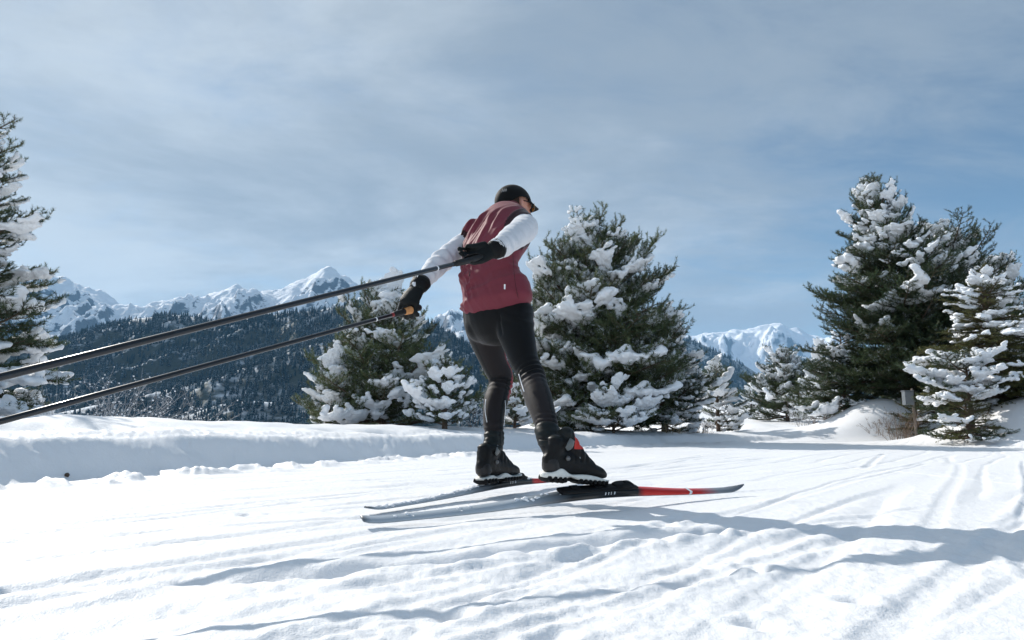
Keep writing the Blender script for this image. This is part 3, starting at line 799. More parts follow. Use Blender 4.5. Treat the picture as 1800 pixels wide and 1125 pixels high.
tree('pine_tree', 'big broad snow-laden pine just right of the skier', 'tree', 1032, 16.0, 396,
     [(0, 2.1), (.15, 2.4), (.4, 2.0), (.62, 1.5), (.78, .95), (.92, .42), (1, .14)], 230, PINES, MIDG, seed=5, snow_p=(1, .25),
     side=lambda az, t: (1.12 if math.cos(az) > 0 else 0.80) * abs(math.cos(az)) + (1 - abs(math.cos(az))), pitch=(60, 16, -8))
tree('pine_tree', 'dark pine with heavy snow caps against the right flank of the big pine', 'tree', 1168, 17.0, 545,
     [(0, 1.5), (.3, 1.35), (.6, .8), (.85, .5), (1, .15)], 80, DARK, MIDG, seed=6, snow_p=(1, .4), pitch=(45, 8, -10))
tree('pine_tree', 'narrow dark pine rightmost of the clump behind the bank end', 'tree', 1262, 20.5, 632,
     [(0, .9), (.4, .75), (.8, .35), (1, .1)], 46, DARK, MIDG, seed=7, snow_p=(1, .9), pitch=(55, 15, -5))
tree('snowy_bush', 'round low bush buried in snow at the foot of the big pine', 'bush', 1078, 14.2, 706,
     [(0, .95), (.5, .75), (1, .25)], 26, HEAVY, MIDG, seed=8, snow_p=(1, 1), pitch=(50, 20, 5))
tree('pine_sapling', 'low snowy sapling seen between the skier\'s two legs', 'sapling', 905, 12.8, 682,
     [(0, .6), (.5, .45), (1, .12)], 24, HEAVY, MIDG, seed=9, snow_p=(1, 1), pitch=(60, 28, 5))
tree('pine_tree', 'bushy dark pine standing alone where the trail disappears', 'tree', 1385, 34.0, 618,
     [(0, 1.7), (.2, 2.0), (.5, 1.6), (.8, .85), (1, .2)], 90, DARK, RG, seed=10, snow_p=(1, .4), pitch=(48, 12, -8))
tree('pine_tree', 'small far pine half hidden left of the lone bushy pine', 'tree', 1322, 42, 680,
     [(0, 1.1), (.5, .8), (1, .15)], 34, DARK, RG, seed=11, snow_p=(1, 1), pitch=(48, 12, -8))
tree('pine_tree', 'grey frosted pine squeezed between the lone pine and the tall right one', 'tree', 1452, 30, 600,
     [(0, 1.5), (.4, 1.1), (.8, .5), (1, .15)], 60, PINES, RG, seed=12, snow_p=(.8, .6), pitch=(48, 12, -8))
tree('pine_tree', 'tallest pine on the right, its pointed top above all others', 'tree', 1608, 19.5, 312,
     [(0, 2.5), (.2, 2.5), (.45, 1.95), (.62, 1.3), (.8, .75), (.93, .36), (1, .12)], 270, DARK, RG, lean=(-.85, 0), seed=13, snow_p=(.85, -.1), side=lambda az, t: (1.0 if math.cos(az) > 0 else 0.80) * abs(math.cos(az)) + (1 - abs(math.cos(az))),
     pitch=(55, 10, -16), low=0.09)
tree('pine_tree', 'tall pine with long white boughs close behind the tallest one', 'tree', 1690, 21.0, 405,
     [(0, 2.2), (.3, 2.1), (.6, 1.7), (.85, 1.0), (1, .2)], 170, DARK, RG, lean=(-.2, 0), seed=14, snow_p=(.9, .05), pitch=(50, 5, -14))
tree('pine_tree', 'rounded dark pine with a snowy top at the far right edge', 'tree', 1775, 22.0, 460,
     [(0, 2.1), (.4, 1.7), (.75, 1.0), (1, .25)], 110, DARK, RG, seed=15, snow_p=(1, .2), pitch=(50, 8, -12))
tree('spruce_tree', 'low dark spruce under the left flank of the tallest pine', 'tree', 1488, 20.0, 585,
     [(0, 1.05), (.4, .85), (.8, .4), (1, .1)], 90, ('So', 'Md', 'Md'), RG, seed=16, snow_p=(.6, .1), pitch=(40, 0, -20))
tree('spruce_tree', 'yellowish green spruce with snowy tips at the right edge', 'tree', 1752, 14.5, 468,
     [(0, 1.15), (.3, 1.1), (.6, .75), (.85, .35), (1, .1)], 150, OLIVE, RG, seed=17, snow_p=(.75, .15), pitch=(50, 5, -18))
tree('spruce_sapling', 'sapling with one broad white snow-loaded bough beside the grey box', 'sapling', 1708, 13.6, 622,
     [(0, .6), (.4, .8), (.75, 1.0), (1, .35)], 20, ('S', 'Mh', 'Md'), RG, seed=18, snow_p=(.6, .7), pitch=(20, 0, -12), low=.38,
     side=lambda az, t: (0.9 if math.cos(az) > 0 else 1.1))
tree('juniper_bush', 'low yellow-green juniper under the grey box on the bank', 'bush', 1612, 17.6, 712,
     [(0, .55), (.5, .5), (1, .25)], 30, OLIVE, RG, seed=19, snow_p=(.1, .05), pitch=(40, 15, 0))
tree('pine_sapling', 'tiny lone sapling poking out of the right snow mound', 'sapling', 1523, 18.6, 738,
     [(0, .12), (.5, .1), (1, .05)], 9, ('So', 'So', 'So'), RG, seed=20, snow_p=(0, 0), pitch=(35, 5, -10))
tree('spruce_tree', 'short dark spruce low in front of the rightmost trees', 'tree', 1800, 15.5, 560,
     [(0, 1.2), (.4, 1.0), (.8, .5), (1, .15)], 70, ('So', 'Md', 'Md'), RG, seed=21, snow_p=(.9, .4), pitch=(40, 2, -16))
tree('spruce_tree', 'low dark spruce right behind the sapling with the white bough', 'tree', 1722, 15.2, 640,
     [(0, 1.1), (.4, 1.0), (.8, .5), (1, .15)], 60, ('So', 'Md', 'Md'), RG, seed=23, snow_p=(.1, .1), pitch=(35, 2, -14))
tree('spruce_bush', 'dark low spruce bush hiding the foot of the sapling with the white bough', 'bush', 1700, 13.2, 700,
     [(0, .7), (.5, .6), (1, .25)], 34, ('So', 'Md', 'Md'), RG, seed=24, snow_p=(.1, .1), pitch=(35, 8, -5))
tree('pine_tree', 'low dense pine filling the gap behind the grey box', 'tree', 1640, 19.0, 560,
     [(0, 1.3), (.4, 1.1), (.8, .6), (1, .15)], 80, DARK, RG, seed=22, snow_p=(.3, .05), pitch=(45, 6, -14))

# ------------------------------------------------------------------ bare shrubs
def bare_shrub(name, label, cat, px, Y, h, spread, n, seed, m, frost=0.0, lean=(0, 0), bz=None, base_spread=.25, thick=.006):
    rs = np.random.RandomState(seed); base = at(px, 740, Y); bz = gz(base.x, Y) if bz is None else bz
    root = empty(name, (base.x, Y, bz)); tag(root, label, cat)
    Vw, Fw, off = [], [], 0; cur = []
    for i in range(n):
        a = rs.uniform(0, 2 * math.pi); s = rs.uniform(.1, 1) * spread
        d = np.array([math.cos(a) * s + lean[0], math.sin(a) * s + lean[1], 1.0])
        c = twig_curve((math.cos(a) * base_spread * rs.rand(), math.sin(a) * base_spread * rs.rand(), -.15), d, h * rs.uniform(.6, 1.1) + .15, 8, -0.35 if lean[0] else .1, rs, .13)
        cur.append((c, thick)); 
        for j in range(rs.randint(3, 7)):
            k = rs.randint(2, 8); dd = c[k] - c[k - 1]; dd /= np.linalg.norm(dd)
            e = dd + rs.normal(size=3) * .6
            c2 = twig_curve(c[k], e, h * rs.uniform(.15, .4), 5, .1, rs, .18); cur.append((c2, thick * .55))
            for q in range(3):
                kk = rs.randint(1, 5); cur.append((twig_curve(c2[kk], dd + rs.normal(size=3) * .8, h * rs.uniform(.06, .16), 3, .1, rs, .2), thick * .4))
    for c, r in cur:
        v, f = tube_strip(c, r, r * .35, 3); Vw.append(v); Fw += [tuple(a + off for a in q) for q in f]; off += len(v)
    link('twigs', new_mesh('twigs', np.concatenate(Vw), Fw, [m]), root).__setitem__('kind', 'stuff')
    if frost > 0:
        parts = []
        for c, r in cur:
            for k in range(1, len(c)):
                if rs.rand() < frost: parts.append(ball(c[k] + np.array([0, 0, r]), rs.uniform(.006, .014), .8, rs))
        V, F, o = [], [], 0
        for v, f in parts: V.append(v); F += [tuple(a + o for a in q) for q in f]; o += 12
        link('rime', new_mesh('rime', np.concatenate(V), F, [M_tree_snow]), root).__setitem__('kind', 'stuff')
    return root
M_grey_twig = mat('grey_twigs', (0.26, 0.25, 0.25), 0.9, 0.1, noise=(6, 1.0, (0.55, 0.56, 0.58)))
bare_shrub('bare_shrub', 'thin arching frosted twigs behind the lower ski pole at left', 'shrub', 205, 9.5, 1.05, .9, 26, 51, M_grey_twig, .10, (.55, 0), thick=.0045)
bare_shrub('bare_shrub', 'sparse frosted twigs left of the arching twigs, by the left pine', 'shrub', 120, 9.8, .95, .9, 20, 52, M_grey_twig, .08, (.35, 0), thick=.0045)
bare_shrub('bare_shrub', 'fine grey twigs bending right, farthest right of the frosted twigs at left', 'shrub', 300, 10.2, .8, 1.0, 16, 53, M_grey_twig, .08, (.8, 0), thick=.004)
bare_shrub('bare_shrub', 'brown leafless shrub left of the grey box', 'shrub', 1578, 17.4, .8, .6, 34, 54, M_dry, 0)
bare_shrub('bare_shrub', 'frost-white leafless shrub in front of the lone bushy pine', 'shrub', 1412, 27, 1.0, .5, 26, 55, M_grey_twig, .6)
bare_shrub('bare_shrub', 'brown dry shrub between the frost-white shrub and the dark spruce', 'shrub', 1442, 25, .6, .6, 22, 56, M_dry, 0)
bare_shrub('bare_shrub', 'dry grass-like shrub at the foot of the clump by the bank end', 'shrub', 1232, 17.5, .4, .7, 26, 57, M_dry, .05)
bare_shrub('dry_grass', 'tuft of yellow dry stems below the dark pine with snow caps', 'grass tuft', 1176, 15.6, .38, .5, 16, 58, mat('straw', (0.30, 0.24, 0.13), .9, .1), 0, thick=.004)
bare_shrub('bare_shrub', 'tangled dark twigs on the mound just below the grey box', 'shrub', 1545, 17.9, .35, 1.1, 18, 59, M_dry, 0)
bare_shrub('bare_shrub', 'leafless shrub poking up behind the skier\'s back knee', 'shrub', 832, 12.2, .55, .5, 14, 60, M_dry, .4)
# ------------------------------------------------------------------ the skier
FW = np.array([0.60, 0.80, 0.0]); RT = np.array([0.80, -0.60, 0.125]); RT /= np.linalg.norm(RT)

def loft(C, AB, side, n=24, sub=4, power=2.0, cap=True):
    """closed skin through rings; C centres, AB half axes (along side / across)"""
    C = np.array([tuple(c) for c in C], float); AB = np.array([(a, a) if np.isscalar(a) else a for a in AB], float)
    m = len(C); k = np.linspace(0, m - 1, (m - 1) * sub + 1)
    def cr(A):
        out = []
        for q in k:
            i = min(int(q), m - 2); f = q - i
            p0, p1, p2, p3 = A[max(i - 1, 0)], A[i], A[i + 1], A[min(i + 2, m - 1)]
            out.append(0.5 * ((2 * p1) + (p2 - p0) * f + (2 * p0 - 5 * p1 + 4 * p2 - p3) * f * f + (3 * p1 - p0 - 3 * p2 + p3) * f ** 3))
        return np.array(out)
    P, R = cr(C), cr(AB)
    T = np.gradient(P, axis=0); T /= np.linalg.norm(T, axis=1)[:, None]
    s = np.asarray(side, float)
    V = []; ths = np.linspace(0, 2 * math.pi, n, endpoint=False)
    rows = []
    if cap:
        for q in (0.35, 0.75): rows.append((0, q))
        rows = rows
    ring = lambda p, t, a, b: [tuple(p + a * np.sign(math.cos(h)) * abs(math.cos(h)) ** (2 / power) * S_ + b * np.sign(math.sin(h)) * abs(math.sin(h)) ** (2 / power) * B_) for h in ths]
    for i in range(len(P)):
        S_ = s - T[i] * np.dot(s, T[i]); S_ /= np.linalg.norm(S_); B_ = np.cross(T[i], S_)
        if i == 0 and cap:
            for q in (0.3, 0.75): V += ring(P[0] - T[0] * R[0].min() * math.sqrt(1 - q * q) * .6, T[0], R[0][0] * q, R[0][1] * q)
        V += ring(P[i], T[i], R[i][0], R[i][1])
        if i == len(P) - 1 and cap:
            for q in (0.75, 0.3): V += ring(P[-1] + T[-1] * R[-1].min() * math.sqrt(1 - q * q) * .6, T[-1], R[-1][0] * q, R[-1][1] * q)
    nr = len(V) // n
    F = [(i * n + j, i * n + (j + 1) % n, (i + 1) * n + (j + 1) % n, (i + 1) * n + j) for i in range(nr - 1) for j in range(n)]
    F.append(tuple(range(n))[::-1]); F.append(tuple((nr - 1) * n + j for j in range(n)))
    return np.array(V), F

def ellipsoid(c, rr, axes=None, n=18, m=12):
    V = []; A = np.eye(3) if axes is None else np.array(axes)
    for i in range(m + 1):
        ph = math.pi * i / m * 0.996 + 0.006
        for j in range(n):
            th = 2 * math.pi * j / n
            l = np.array([rr[0] * math.sin(ph) * math.cos(th), rr[1] * math.sin(ph) * math.sin(th), rr[2] * math.cos(ph)])
            V.append(np.asarray(tuple(c)) + l @ A)
    F = [(i * n + j, (i + 1) * n + j, (i + 1) * n + (j + 1) % n, i * n + (j + 1) % n) for i in range(m) for j in range(n)]
    F.append(tuple(range(n))); F.append(tuple(m * n + j for j in range(n))[::-1])
    return np.array(V), F

def rings_px(L, ratio=1.0):
    """(px, py, Y, half width in px [, ratio]) -> centres, half axes"""
    C = [at(q[0], q[1], q[2]) for q in L]; AB = [(q[3] * q[2] / 1200, q[3] * q[2] / 1200 * (q[4] if len(q) > 4 else ratio)) for q in L]
    return C, AB

def verts_of(me):
    v = np.empty(len(me.vertices) * 3, np.float32); me.vertices.foreach_get('co', v); return v.reshape(-1, 3).astype(float)
def normals_of(me):
    v = np.empty(len(me.vertices) * 3, np.float32); me.vertices.foreach_get('normal', v); return v.reshape(-1, 3).astype(float)
def set_verts(me, v):
    me.vertices.foreach_set('co', v.astype(np.float32).ravel()); me.update()
def relax(me, it=1, f=.5):
    v = verts_of(me); e = np.empty(len(me.edges) * 2, np.int32); me.edges.foreach_get('vertices', e); e = e.reshape(-1, 2)
    for _ in range(it):
        s = np.zeros_like(v); c = np.zeros(len(v))
        np.add.at(s, e[:, 0], v[e[:, 1]]); np.add.at(s, e[:, 1], v[e[:, 0]]); np.add.at(c, e[:, 0], 1); np.add.at(c, e[:, 1], 1)
        v = v * (1 - f) + f * s / np.maximum(c, 1)[:, None]
    set_verts(me, v)
def set_mats(me, fn):
    n = len(me.polygons); c = np.empty(n * 3, np.float32); me.polygons.foreach_get('center', c); c = c.reshape(-1, 3).astype(float)
    me.polygons.foreach_set('material_index', fn(c).astype(np.int32)); me.update()

def cloth(name, col, rough=.75, sheen=.3, weave=900, **k):
    m = mat(name, col, rough, 0.12, sheen=sheen, bump=(weave, 0.0004), **k); return m
M_vest = cloth('burgundy_shell', (0.178, 0.036, 0.052), 0.62, 0.12, 500, noise=(5, .5, (0.145, 0.032, 0.043)))
M_vest_dark = cloth('black_cherry_trim', (0.030, 0.010, 0.014))
M_white = cloth('white_jersey', (0.66, 0.67, 0.70), 0.8, 0.2, 700, noise=(6, .6, (0.60, 0.61, 0.65)))
M_tight = cloth('black_lycra', (0.0055, 0.0058, 0.0065), 0.5, 0.08, 900)
M_panel = cloth('charcoal_panel', (0.020, 0.017, 0.018), 0.6, 0.15, 900)
M_red = cloth('burgundy_panel', (0.19, 0.025, 0.034), 0.65, 0.15, 900)
M_skin = mat('skin', (0.52, 0.27, 0.20), 0.5, 0.4, sss=0.15, noise=(30, .5, (0.56, 0.25, 0.18)))
M_hair = mat('brown_hair', (0.045, 0.022, 0.012), 0.6, 0.3, bump=(300, .002))
M_capm = cloth('black_cap_cloth', (0.005, 0.0055, 0.006), 0.7, 0.1, 600)
M_glove = mat('black_glove', (0.006, 0.0075, 0.008), 0.6, 0.18, bump=(260, 0.0015))
M_reflect = mat('reflective_print', (0.78, 0.80, 0.82), 0.35, 0.5)
M_lens = mat('amber_lens', (0.35, 0.20, 0.05), 0.1, 0.8)
M_rubber = mat('black_rubber', (0.006, 0.006, 0.007), 0.6, 0.15, bump=(200, .001))

pelvis = rings_px([(872, 512, 3.20, 58, .66), (872, 535, 3.21, 64, .66), (874, 560, 3.22, 63, .70), (878, 585, 3.23, 48, .8)])
legL = rings_px([(848, 548, 3.30, 36), (850, 575, 3.33, 33), (858, 605, 3.37, 29), (869, 638, 3.40, 23.5), (880, 662, 3.42, 22.5), (879, 680, 3.40, 20.5), (872, 703, 3.35, 21.5), (868, 728, 3.31, 19.5), (868, 752, 3.28, 17.5), (868, 775, 3.27, 15)])
legR = rings_px([(903, 548, 3.16, 36), (906, 578, 3.12, 34), (913, 605, 3.09, 30), (921, 632, 3.05, 26), (932, 655, 3.01, 23.5), (939, 678, 2.96, 24), (947, 703, 2.90, 24.5), (954, 725, 2.85, 22.5), (960, 745, 2.81, 20), (964, 768, 2.77, 17)])
armL = [at(842, 408, 3.50), at(822, 425, 3.46), at(800, 440, 3.40), at(780, 457, 3.32), at(763, 472, 3.24), at(749, 488, 3.17), at(739, 500, 3.12), at(734, 507, 3.10)]
rL = [.058, .060, .056, .055, .050, .043, .036, .034]
armR = [at(903, 397, 3.42), at(920, 399, 3.31), at(919, 405, 3.16), at(909, 412, 3.02), at(896, 422, 2.90), at(885, 431, 2.82), at(870, 439, 2.77)]
rR = [.058, .070, .066, .060, .053, .047, .041]
torso = [(871, 534, 3.19, 69), (870, 522, 3.195, 66.5), (863, 500, 3.21, 57.5), (859, 475, 3.23, 54), (865, 450, 3.27, 56), (873, 425, 3.32, 60.5), (878, 405, 3.38, 60), (884, 390, 3.43, 50), (890, 379, 3.47, 33), (894, 371, 3.49, 19)]
def torso_rings(L, f=1.0):
    C = [at(q[0], q[1], q[2]) for q in L]; AB = []
    for i, q in enumerate(L):
        w = q[3] * q[2] / 1200 * f * .955; a = w / 0.875; AB.append((a, a * (.64 if i < 8 else .85)))
    return C, AB

# head frame
HC_ = np.array(tuple(at(905, 365, 3.54)))
Fh = np.array([0.80, 0.60, -0.02]); Fh /= np.linalg.norm(Fh)
Rh = np.cross(Fh, [0, 0, 1]); Rh /= np.linalg.norm(Rh); Rh = Rh + np.array([0, 0, .06]); Rh /= np.linalg.norm(Rh)
Uh = np.cross(Rh, Fh); HA_ = np.array([Rh, Fh, Uh])
def hp(r, f, u): return HC_ + Rh * r + Fh * f + Uh * u

# one continuous body under the clothes; head, ears and neck show
tC, tAB = torso_rings(torso, 0.90)
parts = [loft(tC, tAB, RT), loft(*[pelvis[0], [(a * .9, b * .9) for a, b in pelvis[1]]], RT)]
for lg in (legL, legR): parts.append(loft(lg[0][:-1], [(a * .82, b * .82) for a, b in lg[1][:-1]], (1, 0, 0)))
parts.append(loft(armL, [r * .84 for r in rL], (0, 0, 1), 16)); parts.append(loft(armR, [r * .84 for r in rR], (0, 0, 1), 16))
parts += [ellipsoid(hp(0, -.008, .022), (.072, .090, .085), HA_), ellipsoid(hp(0, .018, -.03), (.058, .068, .075), HA_), ellipsoid(hp(0, .050, -.062), (.036, .032, .030), HA_),
          ellipsoid(hp(0, .092, -.012), (.012, .018, .022), HA_, 10, 8), ellipsoid(hp(0, .080, .030), (.05, .016, .02), HA_, 12, 8),
          ellipsoid(hp(0, .083, -.045), (.022, .010, .010), HA_, 10, 8)]
for s in (1, -1):
    parts.append(ellipsoid(hp(.076 * s, -.006, -.004), (.008, .019, .031), np.array([Rh * 1 + Fh * -.45 * s * 0, Fh - Rh * .5 * s, Uh]), 12, 10))
    parts.append(ellipsoid(hp(.030 * s, .080, .008), (.014, .008, .009), HA_, 8, 6))
parts.append(loft([at(888, 398, 3.48), at(894, 384, 3.50), tuple(hp(0, -.022, -.055)), tuple(hp(0, -.015, -.01))], [.062, .055, .054, .05], RT, 18))
hands = {}
def hand_pieces(w, xdir, dors, sc, curl, thumb_curl=1.0, left=False):
    x = np.array(tuple(xdir), float); x /= np.linalg.norm(x); z = np.array(dors, float); z -= x * z.dot(x); z /= np.linalg.norm(z)
    y = np.cross(z, x) * (-1 if left else 1); W = np.array(tuple(w))
    L = lambda a, b, c: W + sc * (x * a + y * b + z * c)
    def chain(p, d, lens, rads, bends, sidev):
        pts = [np.array(p)]; dd = np.array(d, float); ang = 0
        out = [L(*pts[0])]
        for ln, be in zip(lens, bends):
            ang += rad(be); v = np.array([dd[0] * math.cos(ang), dd[1], dd[2] - math.sin(ang)]); v /= np.linalg.norm(v)
            pts.append(pts[-1] + v * ln * .5); out.append(L(*pts[-1])); pts.append(pts[-1] + v * ln * .5); out.append(L(*pts[-1]))
        rr = np.interp(np.linspace(0, 1, len(out)), [0, 1], rads) * sc
        return loft(out, list(rr), y, 12, 3)
    ps = [loft([L(-.01, 0, 0), L(.02, 0, 0), L(.05, .001, 0), L(.085, 0, 0), L(.097, 0, -.004)], [(.030 * sc, .022 * sc), (.037 * sc, .021 * sc), (.043 * sc, .020 * sc), (.044 * sc, .017 * sc), (.036 * sc, .013 * sc)], y, 20, 4)]
    for yy, ln, cu in ((.033, .070, curl), (.0115, .080, curl * 1.03), (-.0115, .074, curl * 1.08), (-.0325, .058, curl * 1.15)):
        ps.append(chain((.075, yy, -.003), (1, yy * .6, 0), (.018 + ln * .42, ln * .33, ln * .27), (.0125, .0100), (cu * .6, cu, cu * .75), y))
    ps.append(chain((.024, .030, -.010), (1.0, .02, -.12), (.042, .032, .026), (.0165, .0115), (2 * thumb_curl, 10 * thumb_curl, 12 * thumb_curl), y))
    return ps, L, y, z, x
wL, wR = at(735, 505, 3.10), at(866, 440, 2.765)
gL = hand_pieces(wL, at(706, 549, 3.02) - wL, (-.30, -.92, .15), 1.10, 48, 1.0, left=True)
gR = hand_pieces(wR, at(816, 456, 2.70) - wR, (.10, .95, -.15), 1.0, 17, .8, left=False)
for g in (gL, gR):
    for v, f in g[0]:
        c = v.mean(0); parts.append((c + (v - c) * .62, f))
for (hx, ang) in ((0, 0),):
    pass
# feet inside the boots
bootL = dict(o=np.array((-0.135, 3.20, 0.066)), yaw=math.atan2(.83, .56), pitch=0.0, roll=0.0)
bootR = dict(o=np.array((0.140, 2.712, 0.112)), yaw=math.atan2(.545, .836), pitch=rad(5.5), roll=rad(4))
def boot_frame(b):
    return np.array((Matrix.Translation(tuple(b['o'])) @ Matrix.Rotation(b['yaw'], 4, 'Z') @ Matrix.Rotation(b['pitch'], 4, 'Y') @ Matrix.Rotation(b['roll'], 4, 'X')))
def tf(M, v): v = np.asarray(v, float); return v @ M[:3, :3].T + M[:3, 3]
for b, lg in ((bootL, legL), (bootR, legR)):
    M = boot_frame(b)
    parts.append(loft(tf(M, [(.03, 0, .055), (.06, 0, .058), (.12, 0, .05), (.19, 0, .035), (.24, 0, .028)]), [(.020, .022), (.02, .028), (.022, .026), (.026, .016), (.022, .011)], M[:3, 1]))
    parts.append(loft([lg[0][-3], lg[0][-1], tuple(tf(M, [(.035, 0, .12)])[0]), tuple(tf(M, [(.035, 0, .06)])[0])], [.030, .024, .020, .020], (1, 0, 0)))
body = voxel_union('person', parts, 0.0085, 2, .5)
body.materials.append(M_skin)
bc = np.array(tuple(at(868, 800, 3.2)));
person = link('person', body)
tag(person, 'skier in burgundy vest, white sleeves, black tights and black cap pushing off along the trail', 'person')

# tights: one garment over pelvis and both legs
gl = [ellipsoid(at(847, 572, 3.27), (.084, .085, .085)), ellipsoid(at(906, 574, 3.14), (.088, .085, .085))]
tg = voxel_union('tights', [loft(pelvis[0], pelvis[1], RT)] + gl + [loft(legL[0], legL[1], (1, 0, 0)), loft(legR[0], legR[1], (1, 0, 0))], 0.0075, 6, .6)
v, nn = verts_of(tg), normals_of(tg)
def near_curve(v, C):
    C = np.array([tuple(c) for c in C], float); best = np.full(len(v), 9.0); par = np.zeros(len(v)); off = np.zeros_like(v)
    for i in range(len(C) - 1):
        d = C[i + 1] - C[i]; L2 = d.dot(d); t = np.clip(((v - C[i]) @ d) / L2, 0, 1); q = v - C[i] - t[:, None] * d; r = np.linalg.norm(q, axis=1)
        m = r < best; best = np.where(m, r, best); par = np.where(m, i + t, par); off[m] = q[m]
    return best, par, off
dL, pL, oL = near_curve(v, legL[0]); dR, pR, oR = near_curve(v, legR[0])
isL = dL < dR
par = np.where(isL, pL, pR); off = np.where(isL[:, None], oL, oR)
ang = np.arctan2(off[:, 1], off[:, 0])
knee = np.exp(-((par - np.where(isL, 4.9, 4.35)) / .65) ** 2); ankle = sstep(par, 7.3, 8.2)
dsp = knee * 0.0042 * np.sin(par * 17 + 1.2 * np.sin(ang + 1) + 2 * perlin(v[:, 0] * 14, v[:, 1] * 14, v[:, 2] * 6)) * (off[:, 1] < .03)
dsp += ankle * 0.0024 * np.sin(par * 17 + 1.5 * np.sin(ang * 2 + 1) + 3 * perlin(v[:, 0] * 16, v[:, 1] * 16, v[:, 2] * 12)) + 0.0016 * perlin(v[:, 0] * 12, v[:, 1] * 12, v[:, 2] * 7)
# seat folds running from the hip to between the legs
lat = (v - np.array(tuple(at(874, 560, 3.1)))) @ RT
dsp += -0.006 * np.exp(-((lat - .012 - (.86 - v[:, 2]) * .12) / .010) ** 2) * sstep(-v[:, 1], -3.2, -3.05) * (v[:, 2] > .72) * (v[:, 2] < .90)
dsp += 0.003 * np.sin((v[:, 2] * 1.0 + lat * .45) * 130) * np.exp(-((v[:, 2] - .80) / .035) ** 2) * (lat > 0) * sstep(lat, 0, .05)
set_verts(tg, v + nn * dsp[:, None])
for m_ in (M_tight, M_panel, M_red): tg.materials.append(m_)
def tight_mat(c):
    dL, pL, oL = near_curve(c, legL[0]); dR, pR, oR = near_curve(c, legR[0]); isL = dL < dR
    par = np.where(isL, pL, pR); off = np.where(isL[:, None], oL, oR); n = off / (np.linalg.norm(off, axis=1)[:, None] + 1e-9)
    out = np.zeros(len(c), int)
    front = n @ np.array([.93, .36, 0.05])
    # charcoal panels: back and inner side below the knees, inner left thigh
    back = n @ np.array([-.55, -.83, 0])
    out[(par > 4.7) & (back > .25) & (par < 8.4)] = 1
    out[isL & (par > 1.2) & (par <= 4.5) & (n @ np.array([.35, -.93, 0]) > .45)] = 1
    out[(~isL) & (par > .2) & (par < 3.9) & (front > .88)] = 2
    out[isL & (par > 2.6) & (par < 5.9) & (front > .70)] = 2
    out[(~isL) & (par > 8.3) & (front > .8)] = 2
    return out
set_mats(tg, tight_mat)
tights = link('tights', tg, person)
def surf_tube(name, pts, r, m, parent, seg=6):
    v, f = loft(pts, [r] * len(pts), (.3, .2, .9), seg, 3); return link(name, new_mesh(name, v, f, [m]), parent)
surf_tube('reflective_piping', [at(912, 658, 2.925), at(916, 672, 2.90), at(921, 688, 2.85)], .0022, M_reflect, tights)
surf_tube('reflective_piping', [at(854, 702, 3.285), at(852.5, 720, 3.26), at(856, 742, 3.235)], .0018, M_reflect, tights)
surf_tube('reflective_piping', [at(888, 704, 3.29), at(888.5, 722, 3.26), at(886, 748, 3.235)], .0014, M_reflect, tights)

# vest
vC, vAB = torso_rings(torso, 1.0)
shl = [ellipsoid(at(834, 414, 3.46), (.072, .075, .078)), ellipsoid(at(908, 396, 3.36), (.062, .065, .072))]
col_ring = loft([at(892, 380, 3.485), at(897, 370, 3.49), at(899, 364, 3.49)], [(.066, .064), (.062, .064), (.060, .062)], RT)
vs = voxel_union('vest', [loft(vC, vAB, RT, 32)] + shl + [col_ring], 0.0065, 6, .6)
v, nn = verts_of(vs), normals_of(vs)
cen = np.array(tuple(at(872, 450, 3.3))); lat = (v - cen) @ RT; hh = v[:, 2]
up1 = sstep(hh, 1.10, 1.22) * (1 - sstep(hh, 1.36, 1.42)); lo1 = 1 - sstep(hh, 1.06, 1.16)
q1 = lat * 1.0 - (hh - 1.2) * .42; q2 = lat * .35 + (hh - .95) * -.95
wz = perlin(lat * 6, hh * 6, 3.0)
rdg = lambda n_, k_: (1 - np.clip(np.abs(n_) * k_, 0, 1)) ** 1.6
f1 = rdg(perlin(q1 * 13 + .7 * wz, hh * 2.3, 7.7), 2.0) + .35 * rdg(perlin(q1 * 31 + wz, hh * 4, 1.7), 2.4)
f2 = rdg(perlin(q2 * 17 + .6 * wz, (lat + hh) * 3.0, 2.2), 2.2)
f3 = rdg(perlin((lat * .9 + hh * .42) * 24, (hh - lat) * 3.5, 12.2), 2.6)
leftw = 0.35 + 0.65 * (1 - sstep(lat, -.08, .10))
dsp = up1 * 0.021 * (f1 - .3) + lo1 * leftw * (0.016 * (f2 - .35) + .010 * (f3 - .3)) + 0.0022 * perlin(v[:, 0] * 22, v[:, 1] * 22, v[:, 2] * 22)
dsp += (1 - sstep(hh, .885, .925)) * (0.004 * perlin(lat * 45, hh * 10, 2.0) - .002)
dsp *= 1 - sstep(hh, 1.40, 1.46)
dsp *= .35 + .65 * sstep(hh, .86, .95)
set_verts(vs, v + nn * dsp[:, None]); relax(vs, 2, .45)
vs.materials.append(M_vest); vs.materials.append(M_vest_dark)
SHR = np.array(tuple(at(921, 400, 3.29))); SHL = np.array(tuple(at(822, 424, 3.46)))
def vest_mat(c):
    d1 = np.linalg.norm(c - SHR, axis=1); d2 = np.linalg.norm(c - SHL, axis=1)
    e1, p1, _ = near_curve(c, armR[:4]); e2, p2, _ = near_curve(c, armL[:4])
    return (((e1 < .093) & (p1 > .35)) | ((e2 < .082) & (p2 > .35))).astype(int)
set_mats(vs, vest_mat)
vest = link('vest', vs, person)
surf_tube('seam', [at(903, 384, 3.385), at(896, 396, 3.31), at(893, 408, 3.265)], .0016, M_red, vest)
t_ = new_mesh('reflective_tab', *loft([at(887.5, 500, 3.012), at(887, 508, 3.008)], [(.0035, .0015)] * 2, (1, 0, 0), 8, 1), [M_reflect]); link('reflective_tab', t_, vest)
surf_tube('zip_pull', [at(826, 478, 3.09), at(824.5, 486, 3.09)], .0022, M_vest_dark, vest)
